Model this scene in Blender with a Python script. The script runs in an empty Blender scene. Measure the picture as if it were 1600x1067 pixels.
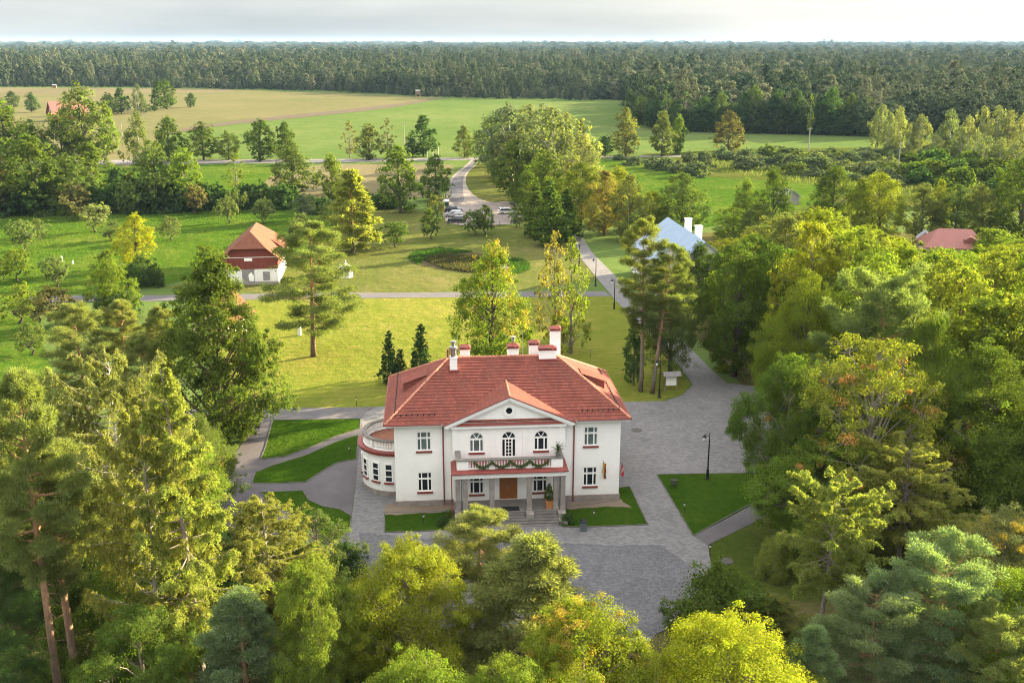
import bpy, bmesh, math, random
import numpy as np
from mathutils import Vector, Matrix

scene = bpy.context.scene
COL = scene.collection
R = math.radians
PI = math.pi

# ------------------------------------------------------------------ camera
CAM_H, FOC = 39.0, 1600.0                    # metres above ground, focal length in photo pixels
PITCH = math.atan(469 / FOC)
cam = bpy.data.cameras.new('camera')
cam.sensor_width = 36.0
cam.lens = 36.0 * FOC / 1600.0
cam.clip_start, cam.clip_end = 0.5, 60000
cam_ob = bpy.data.objects.new('camera', cam)
cam_ob.location = (0, 0, CAM_H)
cam_ob.rotation_euler = (PI / 2 - PITCH, 0, 0)
COL.objects.link(cam_ob)
scene.camera = cam_ob

# ------------------------------------------------------------------ light
SUN_AZ, SUN_EL = 58.5, 16.2                  # degrees right of the view axis, degrees up
world = bpy.data.worlds.new("World")
scene.world = world
world.use_nodes = True
wn, wl = world.node_tree.nodes, world.node_tree.links
wn.clear()
w_out = wn.new('ShaderNodeOutputWorld')
w_bg = wn.new('ShaderNodeBackground')
w_bg.inputs['Strength'].default_value = 0.075
w_sky = wn.new('ShaderNodeTexSky')
w_sky.sky_type = 'NISHITA'
w_sky.sun_disc = False
w_sky.sun_elevation = R(SUN_EL)
w_sky.sun_rotation = R(SUN_AZ)
w_sky.altitude = 50
w_sky.dust_density = 1.5
w_tc = wn.new('ShaderNodeTexCoord')
w_sep = wn.new('ShaderNodeSeparateXYZ')
w_map = wn.new('ShaderNodeMapping')
w_noise = wn.new('ShaderNodeTexNoise')
w_ramp = wn.new('ShaderNodeValToRGB')
w_mix = wn.new('ShaderNodeMixRGB')
wl.new(w_tc.outputs['Generated'], w_map.inputs['Vector'])
w_map.inputs['Scale'].default_value = (2.0, 2.0, 15.0)
w_map.inputs['Location'].default_value = (0.4, 0.0, 0.3)
wl.new(w_map.outputs['Vector'], w_noise.inputs['Vector'])
w_noise.inputs['Scale'].default_value = 1.3
w_noise.inputs['Detail'].default_value = 7
w_noise.inputs['Roughness'].default_value = 0.55
w_ramp.color_ramp.elements[0].position = 0.36
w_ramp.color_ramp.elements[0].color = (1.04, 1.18, 1.28, 1)     # blue-grey stratus
w_ramp.color_ramp.elements[1].position = 0.62
w_ramp.color_ramp.elements[1].color = (1.42, 1.52, 1.56, 1)     # lit white cloud
wl.new(w_noise.outputs['Fac'], w_ramp.inputs['Fac'])
w_mix.inputs['Fac'].default_value = 0.92
wl.new(w_sky.outputs['Color'], w_mix.inputs['Color1'])
wl.new(w_ramp.outputs['Color'], w_mix.inputs['Color2'])
wl.new(w_tc.outputs['Generated'], w_sep.inputs[0])
w_grad = wn.new('ShaderNodeMapRange')
w_grad.inputs['From Min'].default_value = 0.02
w_grad.inputs['From Max'].default_value = 0.6
wl.new(w_sep.outputs['Z'], w_grad.inputs['Value'])
w_zen = wn.new('ShaderNodeMixRGB')                  # overcast: brighter and whiter overhead
w_zen.inputs['Color1'].default_value = (1, 1, 1, 1)
w_zen.inputs['Color2'].default_value = (4.3, 3.75, 3.3, 1)
wl.new(w_grad.outputs['Result'], w_zen.inputs['Fac'])
w_mul = wn.new('ShaderNodeVectorMath')
w_mul.operation = 'MULTIPLY'
wl.new(w_mix.outputs['Color'], w_mul.inputs[0])
wl.new(w_zen.outputs['Color'], w_mul.inputs[1])
# brighter break in the cloud low on the right
w_dot = wn.new('ShaderNodeVectorMath')
w_dot.operation = 'DOT_PRODUCT'
w_dot.inputs[1].default_value = (math.sin(R(24)) * 0.998, math.cos(R(24)) * 0.998, 0.06)
wl.new(w_tc.outputs['Generated'], w_dot.inputs[0])
w_glow = wn.new('ShaderNodeMapRange')
w_glow.interpolation_type = 'SMOOTHSTEP'
w_glow.inputs['From Min'].default_value = 0.955
w_glow.inputs['From Max'].default_value = 1.0
w_glow.inputs['To Max'].default_value = 0.32
wl.new(w_dot.outputs['Value'], w_glow.inputs['Value'])
w_add = wn.new('ShaderNodeMixRGB')
w_add.blend_type = 'ADD'
wl.new(w_glow.outputs['Result'], w_add.inputs['Fac'])
wl.new(w_mul.outputs['Vector'], w_add.inputs['Color1'])
w_add.inputs['Color2'].default_value = (1.0, 0.97, 0.90, 1)
wl.new(w_add.outputs['Color'], w_bg.inputs['Color'])
wl.new(w_bg.outputs['Background'], w_out.inputs['Surface'])

SUN_DIR = Vector((math.sin(R(SUN_AZ)) * math.cos(R(SUN_EL)), math.cos(R(SUN_AZ)) * math.cos(R(SUN_EL)), math.sin(R(SUN_EL))))
sun = bpy.data.lights.new('sun', 'SUN')
sun.energy = 5.0
sun.angle = R(0.5)
sun.color = (1.0, 0.81, 0.50)
sun_ob = bpy.data.objects.new('sun', sun)
sun_ob.rotation_euler = SUN_DIR.to_track_quat('Z', 'Y').to_euler()
sun_ob.location = SUN_DIR * 300
COL.objects.link(sun_ob)

vs = scene.view_settings
vs.view_transform = 'Standard'
vs.look = 'None'
vs.gamma = 1.0
vs.exposure = 2.75
scene.render.engine = 'CYCLES'
cy = scene.cycles
cy.max_bounces = 8
cy.diffuse_bounces = 4
cy.glossy_bounces = 2
cy.transmission_bounces = 4
cy.volume_bounces = 0
cy.transparent_max_bounces = 4
cy.caustics_reflective = False
cy.caustics_refractive = False
cy.sample_clamp_indirect = 6.0
cy.filter_width = 1.05
cy.use_denoising = True
cy.denoiser = 'OPENIMAGEDENOISE'
cy.denoising_input_passes = 'RGB_ALBEDO_NORMAL'
cy.denoising_prefilter = 'NONE'
cy.use_adaptive_sampling = False

# ------------------------------------------------------------------ helpers
CAM_P = Vector((0, 0, CAM_H))
FWD = Vector((0, math.cos(PITCH), -math.sin(PITCH)))
UPV = Vector((0, math.sin(PITCH), math.cos(PITCH)))


def view_ray(x, y):
    return FWD + Vector((1, 0, 0)) * ((x - 800) / FOC) - UPV * ((y - 533.5) / FOC)


def G(x, y, z=0.0):
    """the spot on the ground (or at height z) seen at a place of the photograph"""
    d = view_ray(x, y)
    return CAM_P + d * ((z - CAM_H) / d.z)


def height_at(p, y):
    """how high something standing at ground point p reaches if its top is seen at row y"""
    d = view_ray(800, y)
    return CAM_H + d.z * (p.y / d.y)


def empty(name, loc, rz=0.0, label=None, cat=None, group=None):
    o = bpy.data.objects.new(name, None)
    o.location = loc
    o.rotation_euler = (0, 0, rz)
    o.empty_display_size = 0.5
    COL.objects.link(o)
    tag(o, label, cat, group)
    return o


def tag(o, label=None, cat=None, group=None, kind=None):
    if label:
        o['label'] = label
    if cat:
        o['category'] = cat
    if group:
        o['group'] = group
    if kind:
        o['kind'] = kind
    return o


def copy_tree(o, parent=None):
    c = o.copy()
    COL.objects.link(c)
    if parent is not None:
        c.parent = parent
    for ch in list(o.children):
        copy_tree(ch, c)
    return c


class MB:
    def __init__(self):
        self.v, self.f, self.uv = [], [], {}

    def add(self, pts, faces):
        n = len(self.v)
        self.v += [tuple(p) for p in pts]
        self.f += [tuple(n + i for i in f) for f in faces]
        return self

    def face(self, pts, uv=None):
        n = len(self.v)
        self.v += [tuple(p) for p in pts]
        self.f.append(tuple(range(n, n + len(pts))))
        if uv:
            self.uv[len(self.f) - 1] = uv
        return self

    def box(self, x0, x1, y0, y1, z0, z1):
        p = [(x0, y0, z0), (x1, y0, z0), (x1, y1, z0), (x0, y1, z0), (x0, y0, z1), (x1, y0, z1), (x1, y1, z1), (x0, y1, z1)]
        return self.add(p, [(0, 3, 2, 1), (4, 5, 6, 7), (0, 1, 5, 4), (1, 2, 6, 5), (2, 3, 7, 6), (3, 0, 4, 7)])

    def obox(self, c, ux, uy, uz):
        c, ux, uy, uz = Vector(c), Vector(ux), Vector(uy), Vector(uz)
        p = [c + ux * a + uy * b + uz * d for d in (-1, 1) for a, b in ((-1, -1), (1, -1), (1, 1), (-1, 1))]
        return self.add(p, [(0, 3, 2, 1), (4, 5, 6, 7), (0, 1, 5, 4), (1, 2, 6, 5), (2, 3, 7, 6), (3, 0, 4, 7)])

    def prism(self, poly, z0, z1):
        n = len(poly)
        p = [(x, y, z0) for x, y in poly] + [(x, y, z1) for x, y in poly]
        return self.add(p, [tuple(range(n))[::-1], tuple(range(n, 2 * n))] + [(i, (i + 1) % n, n + (i + 1) % n, n + i) for i in range(n)])

    def tube(self, pts, rad, n=6, cap=True):
        pts = [Vector(p) for p in pts]
        if not hasattr(rad, '__len__'):
            rad = [rad] * len(pts)
        base = len(self.v)
        d0 = (pts[1] - pts[0]).normalized()
        a = d0.orthogonal().normalized()
        for i, p in enumerate(pts):
            d = (pts[min(i + 1, len(pts) - 1)] - pts[max(i - 1, 0)])
            d = d.normalized() if d.length > 1e-9 else d0
            a = (a - d * a.dot(d))
            a = a.normalized() if a.length > 1e-6 else d.orthogonal().normalized()
            b = d.cross(a)
            for k in range(n):
                t = 2 * PI * k / n
                self.v.append(tuple(p + (a * math.cos(t) + b * math.sin(t)) * rad[i]))
        for i in range(len(pts) - 1):
            for k in range(n):
                k2 = (k + 1) % n
                self.f.append((base + i * n + k, base + i * n + k2, base + (i + 1) * n + k2, base + (i + 1) * n + k))
        if cap:
            self.f.append(tuple(base + k for k in range(n))[::-1])
            e = base + (len(pts) - 1) * n
            self.f.append(tuple(e + k for k in range(n)))
        return self

    def lathe(self, prof, n=12, c=(0, 0, 0)):
        base = len(self.v)
        for r, z in prof:
            for k in range(n):
                t = 2 * PI * k / n
                self.v.append((c[0] + r * math.cos(t), c[1] + r * math.sin(t), c[2] + z))
        for i in range(len(prof) - 1):
            for k in range(n):
                k2 = (k + 1) % n
                self.f.append((base + i * n + k, base + i * n + k2, base + (i + 1) * n + k2, base + (i + 1) * n + k))
        self.f.append(tuple(base + k for k in range(n))[::-1])
        e = base + (len(prof) - 1) * n
        self.f.append(tuple(e + k for k in range(n)))
        return self

    def build(self, name, mat, parent=None, smooth=False, bevel=0.0, loc=None, rz=None):
        me = bpy.data.meshes.new(name)
        me.from_pydata(self.v, [], self.f)
        if self.uv:
            lay = me.uv_layers.new(name='UVMap')
            for i, uvs in self.uv.items():
                for li, u in zip(me.polygons[i].loop_indices, uvs):
                    lay.data[li].uv = u
        me.materials.append(mat)
        if smooth:
            me.polygons.foreach_set('use_smooth', [True] * len(me.polygons))
        o = bpy.data.objects.new(name, me)
        COL.objects.link(o)
        if parent is not None:
            o.parent = parent
        if loc is not None:
            o.location = loc
        if rz is not None:
            o.rotation_euler = (0, 0, rz)
        if bevel:
            m = o.modifiers.new('bevel', 'BEVEL')
            m.width = bevel
            m.segments = 2
            m.limit_method = 'ANGLE'
        return o


# ------------------------------------------------------------------ materials
class NT:
    def __init__(self, name):
        self.m = bpy.data.materials.new(name)
        self.m.use_nodes = True
        self.n, self.l = self.m.node_tree.nodes, self.m.node_tree.links
        self.n.clear()
        self.out = self.n.new('ShaderNodeOutputMaterial')

    def new(self, t, **kw):
        n = self.n.new(t)
        for k, v in kw.items():
            if k.startswith('i_'):
                n.inputs[k[2:]].default_value = v
            else:
                setattr(n, k, v)
        return n

    def pos(self, scale=(1, 1, 1), rot=0.0, kind='world'):
        if kind == 'world':
            s = self.new('ShaderNodeNewGeometry').outputs['Position']
        else:
            s = self.new('ShaderNodeTexCoord').outputs[kind]
        mp = self.new('ShaderNodeMapping')
        mp.inputs['Scale'].default_value = scale
        mp.inputs['Rotation'].default_value = (0, 0, rot)
        self.l.new(s, mp.inputs['Vector'])
        return mp.outputs['Vector']

    def noise(self, vec, scale, detail=4, rough=0.55):
        n = self.new('ShaderNodeTexNoise')
        n.inputs['Scale'].default_value = scale
        n.inputs['Detail'].default_value = detail
        n.inputs['Roughness'].default_value = rough
        self.l.new(vec, n.inputs['Vector'])
        return n.outputs['Fac']

    def ramp(self, fac, stops):
        r = self.new('ShaderNodeValToRGB')
        el = r.color_ramp.elements
        while len(el) < len(stops):
            el.new(0.5)
        for e, (p, c) in zip(el, stops):
            e.position = p
            e.color = (*c, 1) if len(c) == 3 else c
        self.l.new(fac, r.inputs['Fac'])
        return r.outputs['Color']

    def mix(self, fac, a, b, mode='MIX'):
        n = self.new('ShaderNodeMixRGB', blend_type=mode)
        for k, v in (('Fac', fac), ('Color1', a), ('Color2', b)):
            if hasattr(v, 'is_output'):
                self.l.new(v, n.inputs[k])
            else:
                n.inputs[k].default_value = (*v, 1) if isinstance(v, tuple) and len(v) == 3 else v
        return n.outputs['Color']

    def math(self, op, a, b=0.0):
        n = self.new('ShaderNodeMath', operation=op)
        for i, v in enumerate((a, b)):
            if hasattr(v, 'is_output'):
                self.l.new(v, n.inputs[i])
            else:
                n.inputs[i].default_value = v
        return n.outputs[0]

    def bump(self, h, strength=0.5, dist=0.05):
        b = self.new('ShaderNodeBump')
        b.inputs['Strength'].default_value = strength
        b.inputs['Distance'].default_value = dist
        self.l.new(h, b.inputs['Height'])
        return b.outputs['Normal']

    def principled(self, col, rough=0.8, normal=None, metal=0.0, spec=0.3):
        p = self.new('ShaderNodeBsdfPrincipled')
        if hasattr(col, 'is_output'):
            self.l.new(col, p.inputs['Base Color'])
        else:
            p.inputs['Base Color'].default_value = (*col, 1)
        if hasattr(rough, 'is_output'):
            self.l.new(rough, p.inputs['Roughness'])
        else:
            p.inputs['Roughness'].default_value = rough
        p.inputs['Metallic'].default_value = metal
        p.inputs['Specular IOR Level'].default_value = spec
        if normal is not None:
            self.l.new(normal, p.inputs['Normal'])
        self.l.new(p.outputs['BSDF'], self.out.inputs['Surface'])
        return self.m


def sc(c, k):
    return tuple(min(1, x * k) for x in c)


def mat_plain(name, col, rough=0.6, var=0.15, scale=1.5, metal=0.0, spec=0.3, bump=0.0, kind='Object'):
    t = NT(name)
    v = t.pos(kind=kind)
    n = t.noise(v, scale, 5, 0.6)
    c = t.ramp(n, [(0.3, sc(col, 1 - var)), (0.7, sc(col, 1 + var))])
    nm = t.bump(t.noise(v, scale * 12, 3), bump, 0.02) if bump else None
    return t.principled(c, rough, nm, metal, spec)


def mat_grass(name, stops, fine=2.2, patch=0.05, stripe=0.0, srot=0.0, speck=None, bump=0.6, dry=None):
    """mown or rough grass: broad patches, blade-scale mottling, optional mowing stripes"""
    t = NT(name)
    v = t.pos()
    big = t.noise(v, patch, 5, 0.6)
    mid = t.noise(v, patch * 9, 4, 0.6)
    fin = t.noise(v, fine, 4, 0.75)
    f = t.math('ADD', t.math('MULTIPLY', big, 0.45), t.math('ADD', t.math('MULTIPLY', mid, 0.25), t.math('MULTIPLY', fin, 0.30)))
    if stripe:
        wv = t.new('ShaderNodeTexWave')
        wv.inputs['Scale'].default_value = stripe
        wv.inputs['Distortion'].default_value = 1.2
        wv.inputs['Detail'].default_value = 2
        wv.inputs['Detail Scale'].default_value = 0.6
        t.l.new(t.pos(rot=srot), wv.inputs['Vector'])
        f = t.math('ADD', t.math('MULTIPLY', f, 0.96), t.math('MULTIPLY', wv.outputs['Fac'], 0.04))
    c = t.ramp(f, stops)
    if dry:
        dn = t.math('MULTIPLY', t.noise(v, 0.11, 6, 0.72), t.noise(v, 0.9, 4, 0.7))
        c = t.mix(t.ramp(dn, [(0.25, (0, 0, 0)), (0.40, (0.6, 0.6, 0.6))]), c, dry)
    if speck:
        s = t.noise(v, fine * 1.7, 2, 0.5)
        c = t.mix(t.ramp(s, [(0.66, (0, 0, 0)), (0.74, (0.7, 0.7, 0.7))]), c, speck)
    return t.principled(c, 0.9, t.bump(t.math('ADD', fin, t.math('MULTIPLY', mid, 2.0)), bump, 0.25), 0, 0.0)


def mat_paving(name, col, bw, bh, rot, mortar=0.55, var=0.35, wear=None, scale=1.0):
    t = NT(name)
    v = t.pos(rot=rot)
    b = t.new('ShaderNodeTexBrick')
    b.inputs['Color1'].default_value = (*sc(col, 1 + var), 1)
    b.inputs['Color2'].default_value = (*sc(col, 1 - var), 1)
    b.inputs['Mortar'].default_value = (*sc(col, mortar), 1)
    b.inputs['Scale'].default_value = scale
    b.inputs['Mortar Size'].default_value = min(bw, bh) * 0.09
    b.inputs['Brick Width'].default_value = bw
    b.inputs['Row Height'].default_value = bh
    b.offset = 0.5
    t.l.new(v, b.inputs['Vector'])
    w = t.pos()
    c = t.mix(0.38, b.outputs['Color'], t.ramp(t.noise(w, 0.16, 6, 0.65), [(0.3, sc(col, 0.7)), (0.7, sc(col, 1.35))]))
    st = t.noise(w, 0.5, 5, 0.7)
    c = t.mix(t.ramp(st, [(0.52, (0, 0, 0)), (0.7, (0.6, 0.6, 0.6))]), c, wear or sc(col, 0.55))
    nm = t.bump(t.math('ADD', b.outputs['Fac'], t.noise(w, 9, 3)), -0.35, 0.02)
    return t.principled(c, 0.85, nm, 0, 0.12)


def mat_gravel(name, col, var=0.35, fine=7.0):
    t = NT(name)
    w = t.pos()
    f = t.math('ADD', t.math('MULTIPLY', t.noise(w, 0.22, 5, 0.65), 0.55), t.math('MULTIPLY', t.noise(w, fine, 4, 0.8), 0.45))
    c = t.ramp(f, [(0.3, sc(col, 1 - var)), (0.5, col), (0.72, sc(col, 1 + var))])
    return t.principled(c, 0.9, t.bump(t.noise(w, fine * 1.4, 3), 0.5, 0.04), 0, 0.05)


def mat_leaf(name, second=None, second_at=0.72, trans=0.5):
    """leaf: the tree's own colour (Object Info) varied leaf by leaf and clump by clump"""
    t = NT(name)
    oi = t.new('ShaderNodeObjectInfo')
    at = t.new('ShaderNodeAttribute', attribute_name='tint')
    cl = t.new('ShaderNodeAttribute', attribute_name='clump')
    hsv = t.new('ShaderNodeHueSaturation')
    t.l.new(oi.outputs['Color'], hsv.inputs['Color'])
    h = t.math('ADD', 0.4785, t.math('MULTIPLY', t.math('ADD', t.math('MULTIPLY', at.outputs['Fac'], 0.5), t.math('MULTIPLY', cl.outputs['Fac'], 0.5)), 0.043))
    t.l.new(h, hsv.inputs['Hue'])
    val = t.math('ADD', 0.58, t.math('ADD', t.math('MULTIPLY', at.outputs['Fac'], 0.44), t.math('MULTIPLY', cl.outputs['Fac'], 0.40)))
    t.l.new(val, hsv.inputs['Value'])
    c = hsv.outputs['Color']
    if second:
        k = t.ramp(cl.outputs['Fac'], [(second_at, (0, 0, 0)), (second_at + 0.06, (1, 1, 1))])
        c = t.mix(k, c, second)
    df = t.new('ShaderNodeBsdfDiffuse')
    tr = t.new('ShaderNodeBsdfTranslucent')
    mx = t.new('ShaderNodeMixShader')
    mx.inputs[0].default_value = trans
    t.l.new(t.mix(1.0, c, (1.75, 1.75, 1.8), 'MULTIPLY'), df.inputs['Color'])      # what the leaf reflects
    t.l.new(t.mix(1.0, c, (2.25, 2.4, 0.85), 'MULTIPLY'), tr.inputs['Color'])      # what shines through it
    t.l.new(df.outputs[0], mx.inputs[1])
    t.l.new(tr.outputs[0], mx.inputs[2])
    t.l.new(mx.outputs[0], t.out.inputs['Surface'])
    return t.m


def mat_bark(name, upper=None):
    t = NT(name)
    oi = t.new('ShaderNodeObjectInfo')
    v = t.pos(kind='Object', scale=(1, 1, 0.25))
    n = t.noise(v, 6, 5, 0.7)
    base = oi.outputs['Color']
    if upper:
        sep = t.new('ShaderNodeSeparateXYZ')
        t.l.new(t.new('ShaderNodeTexCoord').outputs['Generated'], sep.inputs[0])
        k = t.ramp(sep.outputs['Z'], [(0.22, (0, 0, 0)), (0.5, (1, 1, 1))])
        base = t.mix(k, base, upper)
    c = t.mix(1.0, base, t.ramp(n, [(0.3, (0.55, 0.55, 0.55)), (0.7, (1.35, 1.35, 1.35))]), 'MULTIPLY')
    return t.principled(c, 0.9, t.bump(n, 0.6, 0.05), 0, 0.1)


def mat_birch(name):
    t = NT(name)
    v = t.pos(kind='Object', scale=(1, 1, 2.2))
    n = t.noise(v, 2.2, 4, 0.6)
    c = t.ramp(n, [(0.36, (0.05, 0.045, 0.04)), (0.46, (0.5, 0.47, 0.42)), (0.7, (0.62, 0.6, 0.55))])
    return t.principled(c, 0.7, None, 0, 0.2)


def mat_tiles(name, col, var=0.25, stain=True):
    """clay tiles on stepped courses; UV = metres along the eave / up the slope"""
    t = NT(name)
    uv = t.new('ShaderNodeUVMap').outputs['UV']
    b = t.new('ShaderNodeTexBrick')
    b.inputs['Color1'].default_value = (*sc(col, 1 + var), 1)
    b.inputs['Color2'].default_value = (*sc(col, 1 - var), 1)
    b.inputs['Mortar'].default_value = (*sc(col, 0.45), 1)
    b.inputs['Scale'].default_value = 1.0
    b.inputs['Mortar Size'].default_value = 0.014
    b.inputs['Brick Width'].default_value = 0.30
    b.inputs['Row Height'].default_value = 0.36
    t.l.new(uv, b.inputs['Vector'])
    w = t.pos(kind='Object')
    big = t.noise(w, 0.55, 6, 0.65)
    c = t.mix(0.4, b.outputs['Color'], t.ramp(big, [(0.3, sc(col, 0.78)), (0.52, col), (0.75, sc(col, 1.3))]), 'MIX')
    if stain:
        st = t.noise(t.pos(kind='Object', scale=(1.3, 0.35, 0.35)), 0.9, 5, 0.7)
        c = t.mix(t.ramp(st, [(0.50, (0, 0, 0)), (0.72, (0.45, 0.45, 0.45))]), c, (0.085, 0.05, 0.048))
        li = t.noise(w, 3.0, 5, 0.75)
        c = t.mix(t.ramp(li, [(0.63, (0, 0, 0)), (0.74, (0.45, 0.45, 0.45))]), c, (0.42, 0.22, 0.15))
    return t.principled(c, 0.75, t.bump(b.outputs['Fac'], -0.5, 0.02), 0, 0.08)


def mat_plaster(name, col, dirt=0.25):
    t = NT(name)
    w = t.pos(kind='Object')
    c = t.ramp(t.noise(w, 0.6, 6, 0.65), [(0.25, sc(col, 0.93)), (0.6, col)])
    streak = t.noise(t.pos(kind='Object', scale=(2.5, 2.5, 0.22)), 1.1, 5, 0.7)
    c = t.mix(t.ramp(streak, [(0.55, (0, 0, 0)), (0.85, (dirt, dirt, dirt))]), c, (0.42, 0.40, 0.37))
    sep = t.new('ShaderNodeSeparateXYZ')
    t.l.new(w, sep.inputs[0])
    low = t.new('ShaderNodeMapRange')
    low.inputs['From Min'].default_value = 0.5
    low.inputs['From Max'].default_value = 1.5
    low.inputs['To Min'].default_value = 0.55
    low.inputs['To Max'].default_value = 0.0
    t.l.new(sep.outputs['Z'], low.inputs['Value'])
    c = t.mix(t.math('MULTIPLY', low.outputs['Result'], t.noise(w, 2.5, 5, 0.7)), c, (0.45, 0.43, 0.39))
    c = t.mix(t.ramp(t.noise(w, 0.9, 3, 0.5), [(0.6, (0, 0, 0)), (0.66, (0.10, 0.10, 0.10))]), c, (0.70, 0.68, 0.64))
    return t.principled(c, 0.85, t.bump(t.noise(w, 26, 3), 0.25, 0.01), 0, 0.2)


def mat_stone(name, col):
    t = NT(name)
    w = t.pos(kind='Object')
    vo = t.new('ShaderNodeTexVoronoi')
    vo.inputs['Scale'].default_value = 2.2
    t.l.new(w, vo.inputs['Vector'])
    c = t.mix(0.5, t.ramp(vo.outputs['Color'], [(0.2, sc(col, 0.7)), (0.8, sc(col, 1.3))]), t.ramp(t.noise(w, 9, 4, 0.7), [(0.3, sc(col, 0.75)), (0.7, sc(col, 1.25))]))
    return t.principled(c, 0.85, t.bump(t.noise(w, 14, 3), 0.4, 0.02), 0, 0.2)


MAT = {}
MAT['white_plaster'] = mat_plaster('white_plaster', (0.86, 0.855, 0.84), 0.15)
MAT['white_trim'] = mat_plain('white_trim', (0.82, 0.82, 0.81), 0.55, 0.04)
MAT['red_tin'] = mat_plain('red_tin', (0.20, 0.046, 0.038), 0.5, 0.2, 2.0, spec=0.3)
MAT['tiles'] = mat_tiles('red_clay_tiles', (0.185, 0.058, 0.044))
MAT['ridge'] = mat_plain('ridge_clay', (0.45, 0.20, 0.13), 0.8, 0.35, 2.5)
MAT['granite'] = mat_stone('grey_granite', (0.24, 0.215, 0.20))
MAT['dark_stone'] = mat_stone('dark_step_stone', (0.125, 0.115, 0.11))
MAT['plinth'] = mat_stone('fieldstone_plinth', (0.25, 0.22, 0.20))
MAT['concrete'] = mat_plain('concrete', (0.16, 0.147, 0.135), 0.85, 0.25, 1.2, bump=0.3)
MAT['glass_dark'] = mat_plain('dark_window_glass', (0.012, 0.016, 0.024), 0.08, 0.4, 0.7, spec=0.5)
MAT['glass_curtain'] = mat_plain('curtained_glass', (0.10, 0.13, 0.125), 0.12, 0.35, 1.2, spec=0.5)
MAT['oak_door'] = mat_plain('varnished_oak', (0.26, 0.095, 0.022), 0.4, 0.3, 3.0, spec=0.4)
MAT['black_metal'] = mat_plain('black_metal', (0.015, 0.015, 0.017), 0.45, 0.2, metal=0.3)
MAT['grey_metal'] = mat_plain('grey_metal', (0.30, 0.31, 0.32), 0.4, 0.15, metal=0.6)
MAT['terrace'] = mat_plain('terrace_brick', (0.27, 0.12, 0.08), 0.9, 0.3, 3.0)
MAT['lamp_glass'] = mat_plain('frosted_lamp_glass', (0.80, 0.80, 0.76), 0.3, 0.05)
MAT['rubber'] = mat_plain('rubber_mat', (0.012, 0.012, 0.014), 0.9, 0.2)
MAT['garland'] = mat_plain('fir_garland', (0.035, 0.055, 0.012), 0.9, 0.5, 8, bump=0.6)
MAT['terracotta'] = mat_plain('terracotta', (0.40, 0.17, 0.06), 0.8, 0.2)
MAT['soil'] = mat_gravel('bare_soil', (0.17, 0.135, 0.105))
MAT['leaf'] = mat_leaf('leaf')
MAT['leaf_autumn'] = mat_leaf('leaf_turning_orange', (0.26, 0.135, 0.05), 0.80)
MAT['leaf_gold'] = mat_leaf('leaf_turning_gold', (0.20, 0.155, 0.03), 0.74)
MAT['needle'] = mat_leaf('needle', None, trans=0.5)
MAT['bark'] = mat_bark('bark')
MAT['bark_pine'] = mat_bark('pine_bark', upper=(0.34, 0.19, 0.11))
MAT['bark_birch'] = mat_birch('birch_bark')
MAT['red_boards'] = None
MAT['wood'] = mat_plain('weathered_wood', (0.20, 0.14, 0.09), 0.85, 0.3, 3.0)

# ------------------------------------------------------------------ the ground
def chaikin(pts, it=2):
    for _ in range(it):
        q = []
        for i in range(len(pts)):
            a, b = pts[i], pts[(i + 1) % len(pts)]
            q += [a * 0.75 + b * 0.25, a * 0.25 + b * 0.75]
        pts = q
    return pts


def ragged(pts, step, amp, rng):
    q = []
    for i in range(len(pts)):
        a, b = pts[i], pts[(i + 1) % len(pts)]
        n = max(1, int((b - a).length / step))
        for k in range(n):
            p = a.lerp(b, k / n)
            q.append(p + Vector((rng.uniform(-amp, amp), rng.uniform(-amp, amp), 0)))
    return q


def sheet(name, px, z, mat, smooth=0, rag=None, world_pts=None):
    pts = world_pts or [G(x, y) for x, y in px]
    pts = [Vector((p[0], p[1], 0)) for p in pts]
    if smooth:
        pts = chaikin(pts, smooth)
    if rag:
        pts = ragged(pts, rag[0], rag[1], random.Random(len(px or pts)))
    if sum(a.x * b.y - b.x * a.y for a, b in zip(pts, pts[1:] + pts[:1])) < 0:
        pts = pts[::-1]
    me = bpy.data.meshes.new(name)
    me.from_pydata([(p.x, p.y, z) for p in pts], [], [tuple(range(len(pts)))])
    me.materials.append(mat)
    o = bpy.data.objects.new(name, me)
    COL.objects.link(o)
    o['kind'] = 'structure'
    return o


M_floor = mat_grass('forest_floor', [(0.36, (0.055, 0.050, 0.022)), (0.5, (0.085, 0.085, 0.03)), (0.64, (0.15, 0.115, 0.065))], 1.6, 0.07)
M_lawn = mat_grass('mown_lawn', [(0.34, (0.070, 0.102, 0.014)), (0.5, (0.112, 0.132, 0.020)), (0.64, (0.165, 0.158, 0.036))], 1.2, 0.045, 0.22, 1.5, dry=(0.21, 0.17, 0.055))
M_park = mat_grass('mown_park_grass', [(0.34, (0.050, 0.072, 0.015)), (0.5, (0.076, 0.090, 0.022)), (0.64, (0.115, 0.112, 0.038))], 1.0, 0.04, 0.20, 1.45, dry=(0.15, 0.13, 0.06))
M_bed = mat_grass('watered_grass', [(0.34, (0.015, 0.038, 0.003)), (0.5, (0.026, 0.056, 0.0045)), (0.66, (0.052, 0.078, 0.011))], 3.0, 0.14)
M_shade_grass = mat_grass('park_grass', [(0.34, (0.034, 0.055, 0.008)), (0.5, (0.056, 0.074, 0.014)), (0.66, (0.10, 0.09, 0.034))], 1.8, 0.10)
M_orchard = mat_grass('orchard_grass', [(0.34, (0.022, 0.055, 0.006)), (0.5, (0.042, 0.084, 0.009)), (0.66, (0.092, 0.118, 0.018))], 0.8, 0.035, bump=1.0, dry=(0.12, 0.125, 0.03))
M_meadow = mat_grass('far_meadow', [(0.34, (0.052, 0.092, 0.024)), (0.5, (0.078, 0.115, 0.032)), (0.66, (0.115, 0.135, 0.052))], 0.35, 0.012, speck=(0.05, 0.085, 0.03), bump=0.8)
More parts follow.
